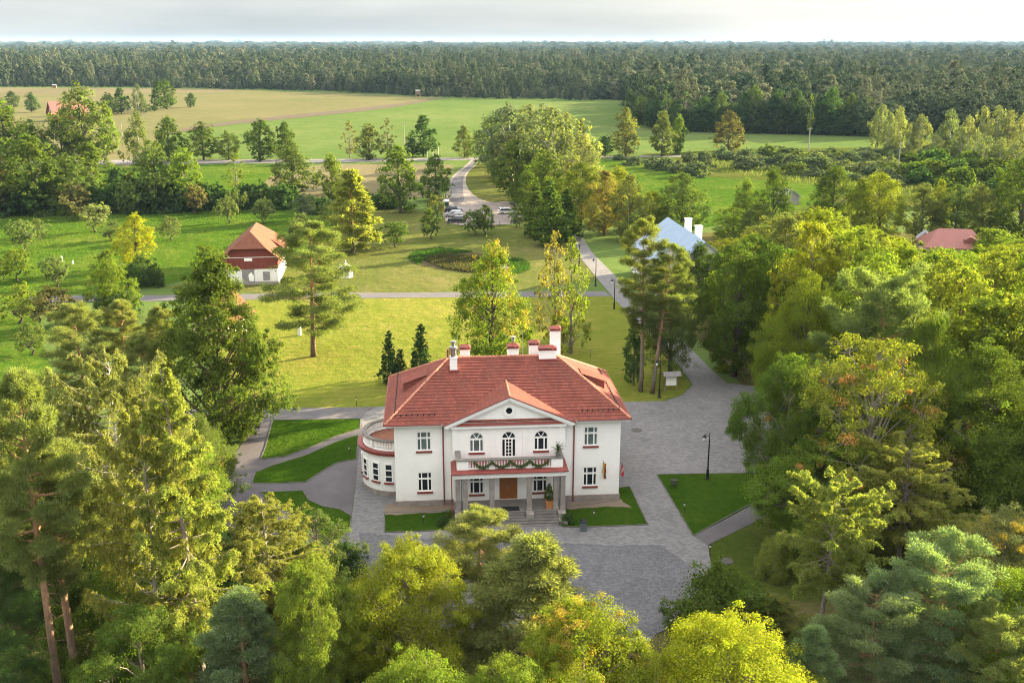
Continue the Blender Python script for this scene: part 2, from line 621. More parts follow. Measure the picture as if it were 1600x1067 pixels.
M_stubble = mat_grass('stubble_field', [(0.34, (0.082, 0.092, 0.038)), (0.5, (0.110, 0.108, 0.050)), (0.66, (0.145, 0.126, 0.070))], 0.3, 0.010, 0.05, 1.3)
M_dryfield = mat_grass('dry_field', [(0.34, (0.090, 0.088, 0.044)), (0.5, (0.122, 0.108, 0.062)), (0.66, (0.15, 0.125, 0.082))], 0.4, 0.012)
M_plough = mat_gravel('ploughed_earth', (0.088, 0.070, 0.050), 0.3, 0.6)
M_cobble = mat_paving('cobble_court', (0.152, 0.149, 0.155), 0.34, 0.17, R(4), 0.5, 0.35, (0.10, 0.10, 0.11))
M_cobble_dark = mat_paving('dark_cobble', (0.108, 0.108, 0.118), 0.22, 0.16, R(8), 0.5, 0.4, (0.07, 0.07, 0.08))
M_gravel = mat_gravel('grey_gravel', (0.100, 0.093, 0.101))
M_track = mat_gravel('pale_gravel', (0.115, 0.110, 0.118), 0.25, 3.0)
M_park_gravel = mat_gravel('brown_gravel', (0.22, 0.19, 0.175), 0.3, 2.0)
M_asphalt = mat_gravel('road_asphalt', (0.18, 0.17, 0.175), 0.2, 3.0)
M_reed_bed = mat_grass('pond_mud', [(0.34, (0.04, 0.035, 0.018)), (0.5, (0.07, 0.06, 0.03)), (0.66, (0.10, 0.085, 0.045))], 1.5, 0.2)

sheet('ground', None, 0, M_meadow, world_pts=[(-16000, -300), (16000, -300), (16000, 24000), (-16000, 24000)])
sheet('forest_floor', None, 0.012, M_floor, world_pts=[(-260, -80), (260, -80), (260, 74), (125, 215), (34, 215), (24, 150), (30, 84), (20, 66), (-26, 66), (-26, 90), (-35, 100), (-260, 100)])
sheet('wild_meadow', [(1010, 235), (1600, 228), (1900, 330), (900, 330), (985, 262)], 0.02, M_shade_grass, smooth=1)
sheet('near_meadow', [(905, 249), (1000, 252), (1110, 281), (1250, 283), (1330, 300), (1250, 330), (1010, 372), (880, 330)], 0.03, M_orchard, smooth=2)
sheet('far_stubble', [(-260, 190), (200, 262), (265, 208), (330, 192), (480, 178), (600, 166), (690, 153), (340, 139), (-300, 152)], 0.03, M_stubble)
sheet('dry_field_strip', [(-300, 153), (130, 148), (380, 145), (345, 138), (-300, 137)], 0.05, M_dryfield, smooth=1)
sheet('ploughed_strip', [(255, 213), (330, 198), (480, 183), (600, 171), (690, 154.5), (690, 152.5), (600, 165.5), (480, 177.5), (330, 193), (262, 206)], 0.07, M_plough, smooth=1)
sheet('fallow_field', [(385, 315), (440, 258), (703, 256), (712, 262), (690, 290), (660, 315)], 0.03, M_dryfield, smooth=1)
sheet('grass_field', [(-100, 345), (-60, 262), (440, 257), (384, 315)], 0.025, M_orchard)
sheet('orchard_meadow', [(-700, 700), (-400, 322), (500, 322), (545, 360), (480, 402), (360, 404), (330, 430), (205, 456), (40, 462), (60, 520), (90, 600), (60, 720)], 0.02, M_orchard, smooth=1)
sheet('park_lawn', [(230, 458), (330, 430), (370, 402), (480, 402), (545, 335), (640, 322), (695, 350), (815, 351), (905, 380), (958, 460)], 0.03, M_park, smooth=1)
sheet('verge', [(729, 259), (745, 252), (790, 255), (850, 345), (815, 351), (760, 319), (729, 298)], 0.03, M_park, smooth=1)
sheet('manor_lawn', [(300, 466), (955, 463), (1012, 520), (1055, 572), (1078, 600), (1066, 615), (1030, 629), (780, 634), (395, 639), (320, 640), (330, 520)], 0.035, M_lawn)
sheet('lower_lawn', [(1060, 835), (1105, 850), (1200, 798), (1420, 760), (1420, 905), (1300, 950), (1140, 915), (1110, 890)], 0.03, M_shade_grass, smooth=1)

sheet('main_road', [(-500, 250), (270, 250.5), (520, 249), (745, 246.5), (1010, 243.5), (1150, 243), (1150, 245), (1010, 246), (745, 250), (520, 254.5), (270, 256.5), (-500, 257)], 0.06, M_asphalt)
sheet('access_road', [(738, 248.5), (748, 249), (746, 258), (727.5, 272), (728.5, 297), (759, 318), (800, 314), (822, 320), (822, 350), (760, 352.5), (692, 352), (693, 322), (700, 292), (704, 277), (725, 261)], 0.07, M_park_gravel, smooth=2)
sheet('gravel_track', [(741, 249), (746, 249.5), (744, 258), (725, 272), (722, 297), (728, 318), (702, 320), (703, 292), (709, 277), (728, 262)], 0.085, M_track, smooth=2)
sheet('lane', [(45, 463), (230, 462), (540, 458), (945, 455.5), (955, 463.5), (540, 466.5), (230, 471), (45, 473)], 0.06, M_track)
sheet('avenue', [(893, 368), (908, 368), (925, 395), (985, 455), (1032, 500), (1084, 550), (1118, 584), (1135, 599), (1180, 604), (1180, 660), (1060, 640), (1072, 612), (1083, 602), (1060, 570), (1010, 518), (960, 468), (908, 405)], 0.055, M_cobble)
sheet('forecourt', [(590, 636), (780, 632), (1040, 627), (1066, 618), (1080, 606), (1180, 603), (1235, 606), (1235, 742), (1195, 741), (1026, 742), (1083, 838), (1106, 852), (1113, 895), (1060, 960), (1010, 1005), (900, 1060), (700, 1040), (560, 960), (500, 905), (450, 880), (545, 845), (552, 790), (560, 720), (566, 668), (560, 650)], 0.05, M_cobble)
sheet('gravel_walks', [(390, 640), (590, 636), (566, 668), (560, 720), (550, 800), (545, 850), (480, 885), (380, 850), (330, 800), (300, 800), (350, 735), (395, 668)], 0.045, M_gravel)
sheet('lane_end', [(280, 641), (400, 638.5), (578, 636.5), (566, 654), (400, 657.5), (280, 660)], 0.06, M_track)
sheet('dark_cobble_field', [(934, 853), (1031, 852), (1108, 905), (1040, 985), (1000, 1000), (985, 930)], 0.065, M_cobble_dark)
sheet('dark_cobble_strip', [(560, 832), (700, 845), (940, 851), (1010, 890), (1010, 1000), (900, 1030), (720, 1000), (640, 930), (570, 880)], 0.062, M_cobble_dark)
sheet('side_path', [(1083, 838), (1106, 852), (1200, 806), (1330, 790), (1330, 778), (1170, 793)], 0.055, M_gravel)
M_kerb = mat_plain('kerb_stone', (0.11, 0.105, 0.10), 0.9, 0.3, 1.5, spec=0.05)
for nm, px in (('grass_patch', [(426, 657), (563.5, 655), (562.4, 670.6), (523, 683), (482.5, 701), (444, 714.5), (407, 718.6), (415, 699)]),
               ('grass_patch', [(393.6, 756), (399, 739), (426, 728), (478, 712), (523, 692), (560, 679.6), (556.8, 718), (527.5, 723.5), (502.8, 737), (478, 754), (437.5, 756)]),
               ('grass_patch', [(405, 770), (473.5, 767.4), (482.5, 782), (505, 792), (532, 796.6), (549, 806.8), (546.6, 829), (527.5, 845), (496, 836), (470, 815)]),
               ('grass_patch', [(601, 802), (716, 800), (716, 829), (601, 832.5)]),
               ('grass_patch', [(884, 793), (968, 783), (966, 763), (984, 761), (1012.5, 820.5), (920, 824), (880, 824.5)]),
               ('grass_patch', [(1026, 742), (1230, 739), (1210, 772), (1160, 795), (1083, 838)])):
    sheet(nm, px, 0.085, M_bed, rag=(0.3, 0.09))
    kb = MB()
    ring = [G(x, y) for x, y in px]
    for a, b in zip(ring, ring[1:] + ring[:1]):
        d_ = (b - a)
        u_ = d_.normalized()
        n_ = Vector((-u_.y, u_.x, 0))
        k_ = max(1, int(d_.length / 1.0))
        for i in range(k_):
            m_ = a.lerp(b, (i + 0.5) / k_)
            kb.obox((m_.x, m_.y, 0.06), u_ * (d_.length / k_ / 2 - 0.012), n_ * 0.045, (0, 0, 0.05))
    kb.build('kerb', M_kerb)['kind'] = 'structure'
sheet('soil_strip', [(604, 789), (707, 790), (712, 800), (640, 804), (601, 806)], 0.095, MAT['soil'], rag=(0.4, 0.12))
sheet('soil_strip', [(884, 787), (966, 779), (980, 789), (985, 794), (940, 793), (885, 797)], 0.095, MAT['soil'], rag=(0.4, 0.12))
sheet('pond_bed', [(636, 404), (650, 393), (690, 389), (740, 395), (800, 404), (828, 412), (826, 424), (800, 430), (740, 428), (680, 420), (645, 413)], 0.05, M_reed_bed, smooth=2)
M_water = NT('pond_water').principled((0.02, 0.025, 0.02), 0.08, None, 0, 0.5)
sheet('pond_water', [(660, 408), (690, 404), (740, 409), (790, 415), (800, 420), (740, 422), (690, 415)], 0.06, M_water, smooth=2)

# ------------------------------------------------------------------ the manor house
HO = Vector((-0.8, 88.5, 0))
HROT = R(4.6)
house = empty('manor_house', HO, HROT, 'white two-storey manor with red tiled hip roof and columned porch', 'house')
HM = Matrix.Translation(HO) @ Matrix.Rotation(HROT, 4, 'Z')
Z_WALL = 7.62


def wall_panel(mb, x0, x1, z0, z1, y, holes, depth=0.2):
    xs = sorted({x0, x1, *[h[0] for h in holes], *[h[1] for h in holes]})
    zs = sorted({z0, z1, *[h[2] for h in holes], *[h[3] for h in holes]})
    for i in range(len(xs) - 1):
        for j in range(len(zs) - 1):
            cx, cz = (xs[i] + xs[i + 1]) / 2, (zs[j] + zs[j + 1]) / 2
            if any(h[0] < cx < h[1] and h[2] < cz < h[3] for h in holes):
                continue
            mb.face([(xs[i], y, zs[j]), (xs[i + 1], y, zs[j]), (xs[i + 1], y, zs[j + 1]), (xs[i], y, zs[j + 1])])
    for h in holes:
        a, b, c, d = h[:4]
        mb.face([(a, y, c), (a, y + depth, c), (b, y + depth, c), (b, y, c)])
        mb.face([(a, y, d), (b, y, d), (b, y + depth, d), (a, y + depth, d)])
        mb.face([(a, y, c), (a, y, d), (a, y + depth, d), (a, y + depth, c)])
        mb.face([(b, y, c), (b, y + depth, c), (b, y + depth, d), (b, y, d)])
        if len(h) > 4:                                   # round-headed: fill the corners above the arch
            xc, rad = (a + b) / 2, (b - a) / 2
            zs_ = d - rad
            for s in (-1, 1):
                arc = [(xc + s * rad * math.sin(t), y, zs_ + rad * math.cos(t)) for t in [k * PI / 2 / 10 for k in range(11)]]
                corner = (xc + s * rad, y, d)
                for p, q in zip(arc, arc[1:]):
                    mb.face([corner, p, q])
                    mb.face([p, (p[0], y + depth, p[2]), (q[0], y + depth, q[2]), q])


# main body: front wall with window openings, the other three sides plain with their own windows
WL, WR_, FY, BY = -9.8, 9.8, -6.0, 5.6
side_w = [(-7.87, -6.67, 5.20, 6.92), (-7.87, -6.67, 1.40, 3.16), (6.6, 7.8, 5.20, 6.92), (6.6, 7.8, 1.40, 3.16)]
RX0, RX1, RY = -4.82, 4.86, -6.5
arch_w = [(-3.37, -2.17, 5.12, 6.92, 1), (-0.62, 0.62, 4.55, 6.92, 1), (2.19, 3.39, 5.12, 6.92, 1)]
low_w = [(-3.40, -2.20, 1.22, 2.92), (2.13, 3.33, 1.22, 2.92)]
door_h = (-0.82, 0.76, 0.62, 3.02)
mb = MB()
wall_panel(mb, WL, RX0, 0.55, Z_WALL, FY, side_w[:2])
wall_panel(mb, RX1, WR_, 0.55, Z_WALL, FY, side_w[2:])
wall_panel(mb, RX0, RX1, 0.55, Z_WALL, RY, arch_w + low_w + [door_h])
for x, s in ((RX0, 1), (RX1, -1)):
    mb.face([(x, RY, 0.55), (x, FY, 0.55), (x, FY, Z_WALL), (x, RY, Z_WALL)])
mb.face([(WL, FY, 0.55), (WL, FY, Z_WALL), (WL, BY, Z_WALL), (WL, BY, 0.55)])
mb.face([(WR_, FY, 0.55), (WR_, BY, 0.55), (WR_, BY, Z_WALL), (WR_, FY, Z_WALL)])
mb.face([(WL, BY, 0.55), (WL, BY, Z_WALL), (WR_, BY, Z_WALL), (WR_, BY, 0.55)])
wall_ob = mb.build('wall', MAT['white_plaster'], house)
for a, b in ((-4.84, -4.30), (-1.62, -1.14), (1.18, 1.66), (4.34, 4.88)):        # flat pilasters of the middle bay
    mb = MB()
    mb.box(a, b, RY - 0.06, RY - 0.003, 4.45, 7.35)
    mb.box(a - 0.06, b + 0.06, RY - 0.10, RY - 0.003, 7.2, 7.352)
    mb.build('pilaster', MAT['white_trim'], house, bevel=0.01)
for a, b, y, e0, e1 in ((WL - 0.08, RX0 - 0.082, FY, WL - 0.08, WL + 0.3), (RX1 + 0.082, WR_ + 0.08, FY, WR_ - 0.3, WR_ + 0.08)):
    mb = MB()
    mb.box(a, b, y - 0.08, y + 0.3, -0.2, 0.547)
    mb.box(e0, e1, y + 0.302, BY + 0.08, -0.2, 0.547)
    mb.build('plinth', MAT['plinth'], house)


def window(y, x0, x1, z0, z1, arch=False, style='three', glass='glass_dark', sill=True, parent=house):
    mb = MB()
    yf, yb, t = y + 0.07, y + 0.13, 0.075
    W_ = x1 - x0
    zt = z1 - (W_ / 2 if arch else 0)
    m1, m2 = x0 + W_ * 0.27, x1 - W_ * 0.27
    if arch:
        tz = zt - 0.04
    else:
        tz = z0 + (z1 - z0) * 0.66
    mb.box(x0, x0 + t, yf, yb, z0, zt)
    mb.box(x1 - t, x1, yf, yb, z0, zt)
    mb.box(x0 + t, x1 - t, yf, yb, z0, z0 + t)
    if not arch:
        mb.box(x0 + t, x1 - t, yf, yb, z1 - t, z1)
    mb.box(x0 + t, x1 - t, yf - 0.012, yb, tz - 0.075, tz + 0.075)
    for m in (m1, m2):
        mb.box(m - 0.055, m + 0.055, yf - 0.006, yb - 0.003, z0 + t, tz - 0.076)
        if not arch:
            mb.box(m - 0.045, m + 0.045, yf - 0.006, yb - 0.003, tz + 0.076, z1 - t - 0.002)
    if arch:
        r_ = W_ / 2
        xc = (x0 + x1) / 2
        pts = [(xc - r_ * math.cos(k * PI / 14) , zt + r_ * math.sin(k * PI / 14)) for k in range(15)]
        for p, q in zip(pts, pts[1:]):
            i1 = (xc + (p[0] - xc) * 0.88, zt + (p[1] - zt) * 0.88)
            i2 = (xc + (q[0] - xc) * 0.88, zt + (q[1] - zt) * 0.88)
            mb.face([(p[0], yf, p[1]), (i1[0], yf, i1[1]), (i2[0], yf, i2[1]), (q[0], yf, q[1])])
            mb.face([(i1[0], yf, i1[1]), (i1[0], yb, i1[1]), (i2[0], yb, i2[1]), (i2[0], yf, i2[1])])
        for a in (58, 122):
            c_, s_ = math.cos(R(a)), math.sin(R(a))
            mb.obox((xc + c_ * r_ * 0.5, yf + 0.02, zt + s_ * r_ * 0.5), (c_ * r_ * 0.5, 0, s_ * r_ * 0.5), (0, 0.03, 0), (-s_ * 0.03, 0, c_ * 0.03))
    if style == 'glazed_door':
        for k in range(1, 5):
            z = z0 + (tz - z0) * k / 5
            mb.box(m1 + 0.06, m2 - 0.06, yf + 0.008, yb - 0.008, z - 0.02, z + 0.02)
        mb.box((x0 + x1) / 2 - 0.03, (x0 + x1) / 2 + 0.03, yf + 0.002, yb - 0.006, z0 + t, tz - 0.08)
    f = mb.build('window', MAT['white_trim'], parent)
    g = MB()
    g.face([(x0, y + 0.125, z0), (x1, y + 0.125, z0), (x1, y + 0.125, z1), (x0, y + 0.125, z1)])
    g.build('pane', MAT[glass], f)
    if sill:
        s = MB()
        s.box(x0 - 0.09, x1 + 0.09, y - 0.13, y - 0.003, z0 - 0.17, z0 - 0.02)
        s.build('sill', MAT['red_tin'], f)
    return f


for h, g in zip(side_w, ('glass_curtain', 'glass_dark', 'glass_curtain', 'glass_dark')):
    window(FY, *h, glass=g)
for h, g, st in zip(arch_w, ('glass_curtain', 'glass_dark', 'glass_dark'), ('three', 'glazed_door', 'three')):
    window(RY, *h[:4], arch=True, glass=g, style=st, sill=st == 'three')
for h in low_w:
    window(RY, *h)
# oak double door
d = MB()
a, b, z0, z1 = door_h
for s in (0, 1):
    xa, xb = (a + 0.02, (a + b) / 2 - 0.006) if s == 0 else ((a + b) / 2 + 0.006, b - 0.02)
    d.box(xa, xb, RY + 0.08, RY + 0.14, z0, z1 - 0.02)
    for za, zb in ((z0 + 0.15, z0 + 0.75), (z0 + 0.9, z1 - 0.25)):
        d.box(xa + 0.12, xb - 0.12, RY + 0.06, RY + 0.078, za, zb)
door = d.build('door', MAT['oak_door'], house, bevel=0.01)
hd = MB()
hd.tube([(a + 0.72, RY + 0.03, z0 + 1.0), (a + 0.72, RY + 0.03, z0 + 1.25)], 0.02)
hd.tube([(a + 0.86, RY + 0.03, z0 + 1.0), (a + 0.86, RY + 0.03, z0 + 1.25)], 0.02)
hd.build('handle', MAT['grey_metal'], door)

# roof: stepped courses on every slope
EZ, RZ = 7.92, 11.72
EX0, EX1, EY0, EY1 = -10.55, 10.5, -6.75, 6.35
RXa, RXb, RYm = -4.9, 4.85, -0.2


def slope(mb, el, er, tl, tr, row=0.36, lip=0.035):
    """courses of tile from the eave (left, right as seen from outside) up to the top edge"""
    el, er, tl, tr = map(Vector, (el, er, tl, tr))
    ax = (er - el).normalized()
    up = ((tl + tr) / 2 - (el + er) / 2)
    up = (up - ax * up.dot(ax))
    ln = up.length
    up.normalize()
    nrm = ax.cross(up).normalized()
    n = max(1, round(ln / row))
    for i in range(n):
        a, b = i / n, (i + 1) / n
        pl, prr = el.lerp(tl, a), er.lerp(tr, a)
        ql, qr = el.lerp(tl, b), er.lerp(tr, b)
        lo = nrm * lip
        uv = [((p - el).dot(ax), v * 0.36) for p, v in ((pl, i), (prr, i), (qr, i + 1), (ql, i + 1))]
        mb.face([pl + lo, prr + lo, qr, ql], uv)
        mb.face([pl, prr, prr + lo, pl + lo], [uv[0], uv[1], uv[1], uv[0]])


c = [Vector((EX0, EY0, EZ)), Vector((EX1, EY0, EZ)), Vector((EX1, EY1, EZ)), Vector((EX0, EY1, EZ))]
ra, rb = Vector((RXa, RYm, RZ)), Vector((RXb, RYm, RZ))
mb = MB()
slope(mb, c[0], c[1], ra, rb)
slope(mb, c[1], c[2], rb, rb)
slope(mb, c[2], c[3], rb, ra)
slope(mb, c[3], c[0], ra, ra)
ga = Vector((0.06, -2.75, RZ - (RYm + 2.75) * (RZ - EZ) / (RYm - EY0) + 0.02))      # gable ridge meets the main slope
GY = -7.0
gapex = Vector((0.06, GY, ga.z))
gl, gr = Vector((-5.62, GY, 7.78)), Vector((5.74, GY, 7.78))
kz = (RZ - EZ) / (RYm - EY0)
gl_b, gr_b = Vector((-5.62, EY0 + 0.05, 7.78)), Vector((5.74, EY0 + 0.05, 7.78))
slope(mb, gl_b, gl, ga, gapex)
slope(mb, gr, gr_b, gapex, ga)
roof = mb.build('roof', MAT['tiles'], house)
rd = MB()


def ridge_line(p, q, r_=0.11, seg=0.38):
    p, q = Vector(p), Vector(q)
    n = max(2, int((q - p).length / seg))
    for i in range(n):
        a, b = p.lerp(q, i / n), p.lerp(q, (i + 1.12) / n)
        rd.tube([a + Vector((0, 0, 0.03)), b + Vector((0, 0, 0.01))], [r_, r_ * 0.82], 7)


ridge_line(ra, rb)
ridge_line(c[0], ra)
ridge_line(c[1], rb)
ridge_line(c[3], ra)
ridge_line(c[2], rb)
rd.build('ridge_tiles', MAT['ridge'], roof)
rd = MB()
ridge_line(gapex, ga, 0.09)
rd.build('ridge_tiles', MAT['ridge'], roof)
for xa, xb in ((EX0 + 0.9, -6.3), (6.4, EX1 - 0.9)):          # snow guards
    sg = MB()
    n = int((xb - xa) / 0.45)
    for k in range(n + 1):
        x = xa + (xb - xa) * k / n
        sg.box(x - 0.05, x + 0.05, EY0 + 0.76, EY0 + 0.80, EZ + 0.44, EZ + 0.62)
    sg.tube([(xa, EY0 + 0.78, EZ + 0.6), (xb, EY0 + 0.78, EZ + 0.6)], 0.022, 5)
    sg.build('snow_guard', MAT['black_metal'], roof)
for x in (EX0 + 0.84, EX1 - 0.84):
    sg = MB()
    for k in range(16):
        y = EY0 + 13.1 * (0.08 + k * 0.055)
        sg.box(x - 0.04, x + 0.04, y - 0.10, y + 0.10, EZ + 0.55, EZ + 0.74)
    sg.tube([(x, EY0 + 1.0, EZ + 0.7), (x, EY0 + 12.0, EZ + 0.7)], 0.022, 5)
    sg.build('snow_guard', MAT['black_metal'], roof)
# soffit, fascia and cornice
mb = MB()
mb.box(EX0 + 0.08, EX1 - 0.08, EY0 + 0.08, EY1 - 0.08, EZ - 0.30, EZ - 0.03)
mb.box(RX0 - 0.12, RX1 + 0.12, GY + 0.22, EY0 + 0.078, 7.35, 7.60)
mb.build('cornice', MAT['white_trim'], house, bevel=0.02)
gt = MB()
for p, q in ((c[0] + Vector((0, -0.06, -0.05)), Vector((-5.75, EY0 - 0.06, EZ - 0.05))), (Vector((5.85, EY0 - 0.06, EZ - 0.05)), c[1] + Vector((0, -0.06, -0.05))),
             (c[1] + Vector((0.06, 0, -0.05)), c[2] + Vector((0.06, 0, -0.05))), (c[0] + Vector((-0.06, 0, -0.05)), c[3] + Vector((-0.06, 0, -0.05)))):
    gt.tube([p, q], 0.075, 8)
gt.tube([gl + Vector((0, -0.04, 0.0)), gapex + Vector((0, -0.04, 0.0)), gr + Vector((0, -0.04, 0.0))], 0.07, 6)
gt.build('gutter', MAT['red_tin'], house)
for x, xe in ((-5.62, -5.62), (5.70, 5.70)):
    dp = MB()
    dp.tube([(x, EY0 + 0.0, EZ - 0.12), (x, FY - 0.12, 7.3), (x, FY - 0.12, 0.15), (x, FY - 0.28, 0.08)], 0.062, 8)
    dp.build('downpipe', MAT['red_tin'], house)
# pediment of the middle bay
mb = MB()
hz = lambda x: 7.62 + (ga.z - 0.08 - 7.62) * (1 - abs(x - 0.06) / 5.45)
mb.face([(RX0, RY, Z_WALL), (RX1, RY, Z_WALL), (RX1, RY, hz(RX1)), (0.06, RY, hz(0.06)), (RX0, RY, hz(RX0))])
mb.build('pediment', MAT['white_plaster'], house)
mb = MB()
for s, g_ in ((-1, gl), (1, gr)):
    e, ap = Vector((g_.x + (-s) * 0.12, GY + 0.05, g_.z - 0.17)), Vector((0.06, GY + 0.05, gapex.z - 0.17))
    d_ = (ap - e)
    u_ = d_.normalized()
    n_ = Vector((-u_.z, 0, u_.x)) * (1 if u_.x > 0 else -1)
    mid = (e + ap) / 2
    mb.obox(mid + Vector((0, 0.2, 0)), d_ / 2, (0, 0.24, 0), n_ * 0.13)
    mb.obox(mid + Vector((0, 0.24, 0)) - n_ * 0.21, d_ / 2 * 0.97, (0, 0.17, 0), n_ * 0.08)
mb.build('raking_cornice', MAT['white_trim'], house)
mb = MB()
mb.add([(RX0 + 0.25, RY - 0.002, 7.98), (RX1 - 0.25, RY - 0.002, 7.98), (RX1 - 0.02, GY + 0.1, 7.66), (RX0 + 0.02, GY + 0.1, 7.66)], [(0, 3, 2, 1)])
mb.build('skirt_roof', MAT['red_tin'], house)
mb = MB()
mb.tube([(0.03, RY - 0.002, 8.85), (0.03, RY - 0.07, 8.85)], 0.56, 28)
oc = mb.build('oculus', MAT['white_trim'], house)
mb = MB()
mb.tube([(0.03, RY - 0.071, 8.85), (0.03, RY - 0.09, 8.85)], 0.27, 24)
mb.build('pane', MAT['glass_dark'], oc)
# dormers on the two hips
for s, yc in ((-1, -0.3), (1, -1.0)):
    dm = MB()
    kx = (RZ - EZ) / 5.65
    xo, xi = s * 9.0, s * 6.9
    zo = EZ + (10.5 - 9.0) * kx
    zt = EZ + (10.5 - 6.9) * kx + 0.05
    p = [(xo, yc - 0.9, zo - 0.1), (xo, yc + 0.9, zo - 0.1), (xo, yc + 0.9, zo + 0.75), (xo, yc - 0.9, zo + 0.75), (xi, yc - 0.9, zt), (xi, yc + 0.9, zt)]
    dm.add(p, [(0, 1, 2, 3), (0, 3, 4), (1, 5, 2)])
    xo2 = xo + s * 0.2
    dq = [Vector((xo2, yc - 1.0, zo + 0.72)), Vector((xo2, yc + 1.0, zo + 0.72)), Vector((xi, yc + 1.0, zt + 0.08)), Vector((xi, yc - 1.0, zt + 0.08))]
    if s < 0:
        slope(dm, dq[1], dq[0], dq[2], dq[3])
    else:
        slope(dm, dq[0], dq[1], dq[3], dq[2])
    dm.build('dormer', MAT['tiles'], house)


def chimney(x0, x1, y0, y1, zb, zt, cap='red'):
    mb = MB()
    mb.box(x0, x1, y0, y1, zb, zt)
    mb.box(x0 - 0.05, x1 + 0.05, y0 - 0.05, y1 + 0.05, zt, zt + 0.08)
    ch = mb.build('chimney', MAT['white_plaster'], house)
    cp = MB()
    if cap == 'red':
        w, dd = (x1 - x0) / 2 + 0.08, (y1 - y0) / 2 + 0.08
        xc, yc = (x0 + x1) / 2, (y0 + y1) / 2
        for sx in (-1, 1):
            for sy in (-1, 1):
                cp.box(xc + sx * (w - 0.2) - 0.07, xc + sx * (w - 0.2) + 0.07, yc + sy * (dd - 0.2) - 0.07, yc + sy * (dd - 0.2) + 0.07, zt + 0.08, zt + 0.30)
        cp.box(x0 - 0.06, x1 + 0.06, y0 - 0.06, y1 + 0.06, zt + 0.081, zt + 0.15)
        cp.add([(xc - w, yc - dd, zt + 0.30), (xc + w, yc - dd, zt + 0.30), (xc + w, yc + dd, zt + 0.30), (xc - w, yc + dd, zt + 0.30),
                (xc - w * 0.5, yc, zt + 0.52), (xc + w * 0.5, yc, zt + 0.52)], [(0, 3, 2, 1), (0, 1, 5, 4), (1, 2, 5), (2, 3, 4, 5), (3, 0, 4)])
        cp.build('chimney_cap', MAT['red_tin'], ch)
    fl = MB()
    fl.box(x0 - 0.09, x1 + 0.09, y0 - 0.09, y1 + 0.09, zb, zb + 0.55)
    fl.build('flashing', MAT['red_tin'], ch)
    return ch


ch = chimney(-4.85, -4.2, -1.75, -1.1, 10.5, 12.1, None)
mb = MB()
mb.box(-5.1, -4.95, -1.7, -1.1, 12.2, 12.9)
for dx, dy in ((-0.36, -0.36), (0.36, -0.36), (0.36, 0.36), (-0.36, 0.36)):
    mb.tube([(-4.52 + dx, -1.42 + dy, 12.15), (-4.52 + dx, -1.42 + dy, 12.95)], 0.025, 5)
for z in (12.5, 12.9):
    pts = [(-4.52 + dx, -1.42 + dy, z) for dx, dy in ((-0.36, -0.36), (0.36, -0.36), (0.36, 0.36), (-0.36, 0.36), (-0.36, -0.36))]
    mb.tube(pts, 0.02, 5)
mb.build('chimney_cage', MAT['red_tin'], ch)
mb = MB()
mb.lathe([(0.26, 12.18), (0.26, 12.95), (0.36, 12.97), (0.36, 13.1), (0.15, 13.12), (0.15, 13.45), (0.24, 13.5), (0.24, 13.62), (0.03, 13.66)], 14, (-4.52, -1.42, 0))
mb.build('flue_pipe', MAT['grey_metal'], ch)
chimney(-3.85, -2.95, 1.1, 1.75, 10.4, 11.95)
ch = chimney(0.42, 1.42, -0.1, 0.7, 11.0, 12.3)
mb = MB()
mb.lathe([(0.14, 12.95), (0.14, 13.3), (0.22, 13.32), (0.22, 13.42), (0.02, 13.46)], 12, (0.92, 0.3, 0))
mb.build('flue_pipe', MAT['grey_metal'], ch)
chimney(2.45, 3.35, 0.7, 1.35, 10.7, 12.35)
chimney(3.2, 4.75, -0.75, -0.05, 11.0, 12.25)
chimney(4.35, 5.25, 0.35, 1.05, 10.5, 13.75)
for x, y in ((-4.1, -0.2), (1.75, -0.15)):
    mb = MB()
    mb.tube([(x, y, 11.6), (x, y, 14.0)], [0.03, 0.014], 6)
    mb.build('lightning_rod', MAT['grey_metal'], house)

# porch: floor, steps, columns, balcony
PX0, PX1, PY0 = -4.95, 4.78, -9.0
mb = MB()
mb.box(PX0 + 0.1, PX1 - 0.1, PY0 + 0.05, RY - 0.003, -0.1, 0.60)
mb.build('porch_floor', MAT['concrete'], house, bevel=0.02)
mb = MB()
nst = 5
for k in range(nst):
    mb.box(-4.05, 3.95, PY0 - 0.36 * (nst - k), PY0 + 0.047, -0.1, 0.60 * (k + 1) / (nst + 1) - 0.004)
mb.build('steps', MAT['dark_stone'], house, bevel=0.015)
for x in (-4.45, -1.6, 1.58, 4.3):
    mb = MB()
    mb.box(x - 0.33, x + 0.33, PY0 - 0.75, PY0 + 0.02, -0.1, 0.66)
    if x in (-4.45, 4.3):
        mb.box(x - 0.33, x + 0.33, PY0 - 1.75, PY0 - 0.76, -0.1, 0.32)
    mb.build('stair_pedestal', MAT['granite'], house, bevel=0.03)
for x in (-4.47, -3.86, -1.6, 1.58, 3.84, 4.44):
    mb = MB()
    mb.box(x - 0.21, x + 0.21, PY0 + 0.12, PY0 + 0.54, 0.61, 3.72)
    mb.box(x - 0.26, x + 0.26, PY0 + 0.07, PY0 + 0.59, 0.602, 0.78)
    mb.box(x - 0.25, x + 0.25, PY0 + 0.08, PY0 + 0.58, 3.6, 3.74)
    mb.build('column', MAT['granite'], house, bevel=0.02)
mb = MB()
mb.box(PX0 + 0.15, PX1 - 0.15, PY0 + 0.02, RY - 0.004, 3.745, 4.10)
mb.box(PX0 + 0.02, PX1 - 0.02, PY0 - 0.12, RY - 0.005, 4.102, 4.22)
mb.build('balcony_slab', MAT['white_trim'], house, bevel=0.015)
mb = MB()
mb.box(PX0 - 0.08, PX1 + 0.08, PY0 - 0.25, RY - 0.006, 4.222, 4.30)
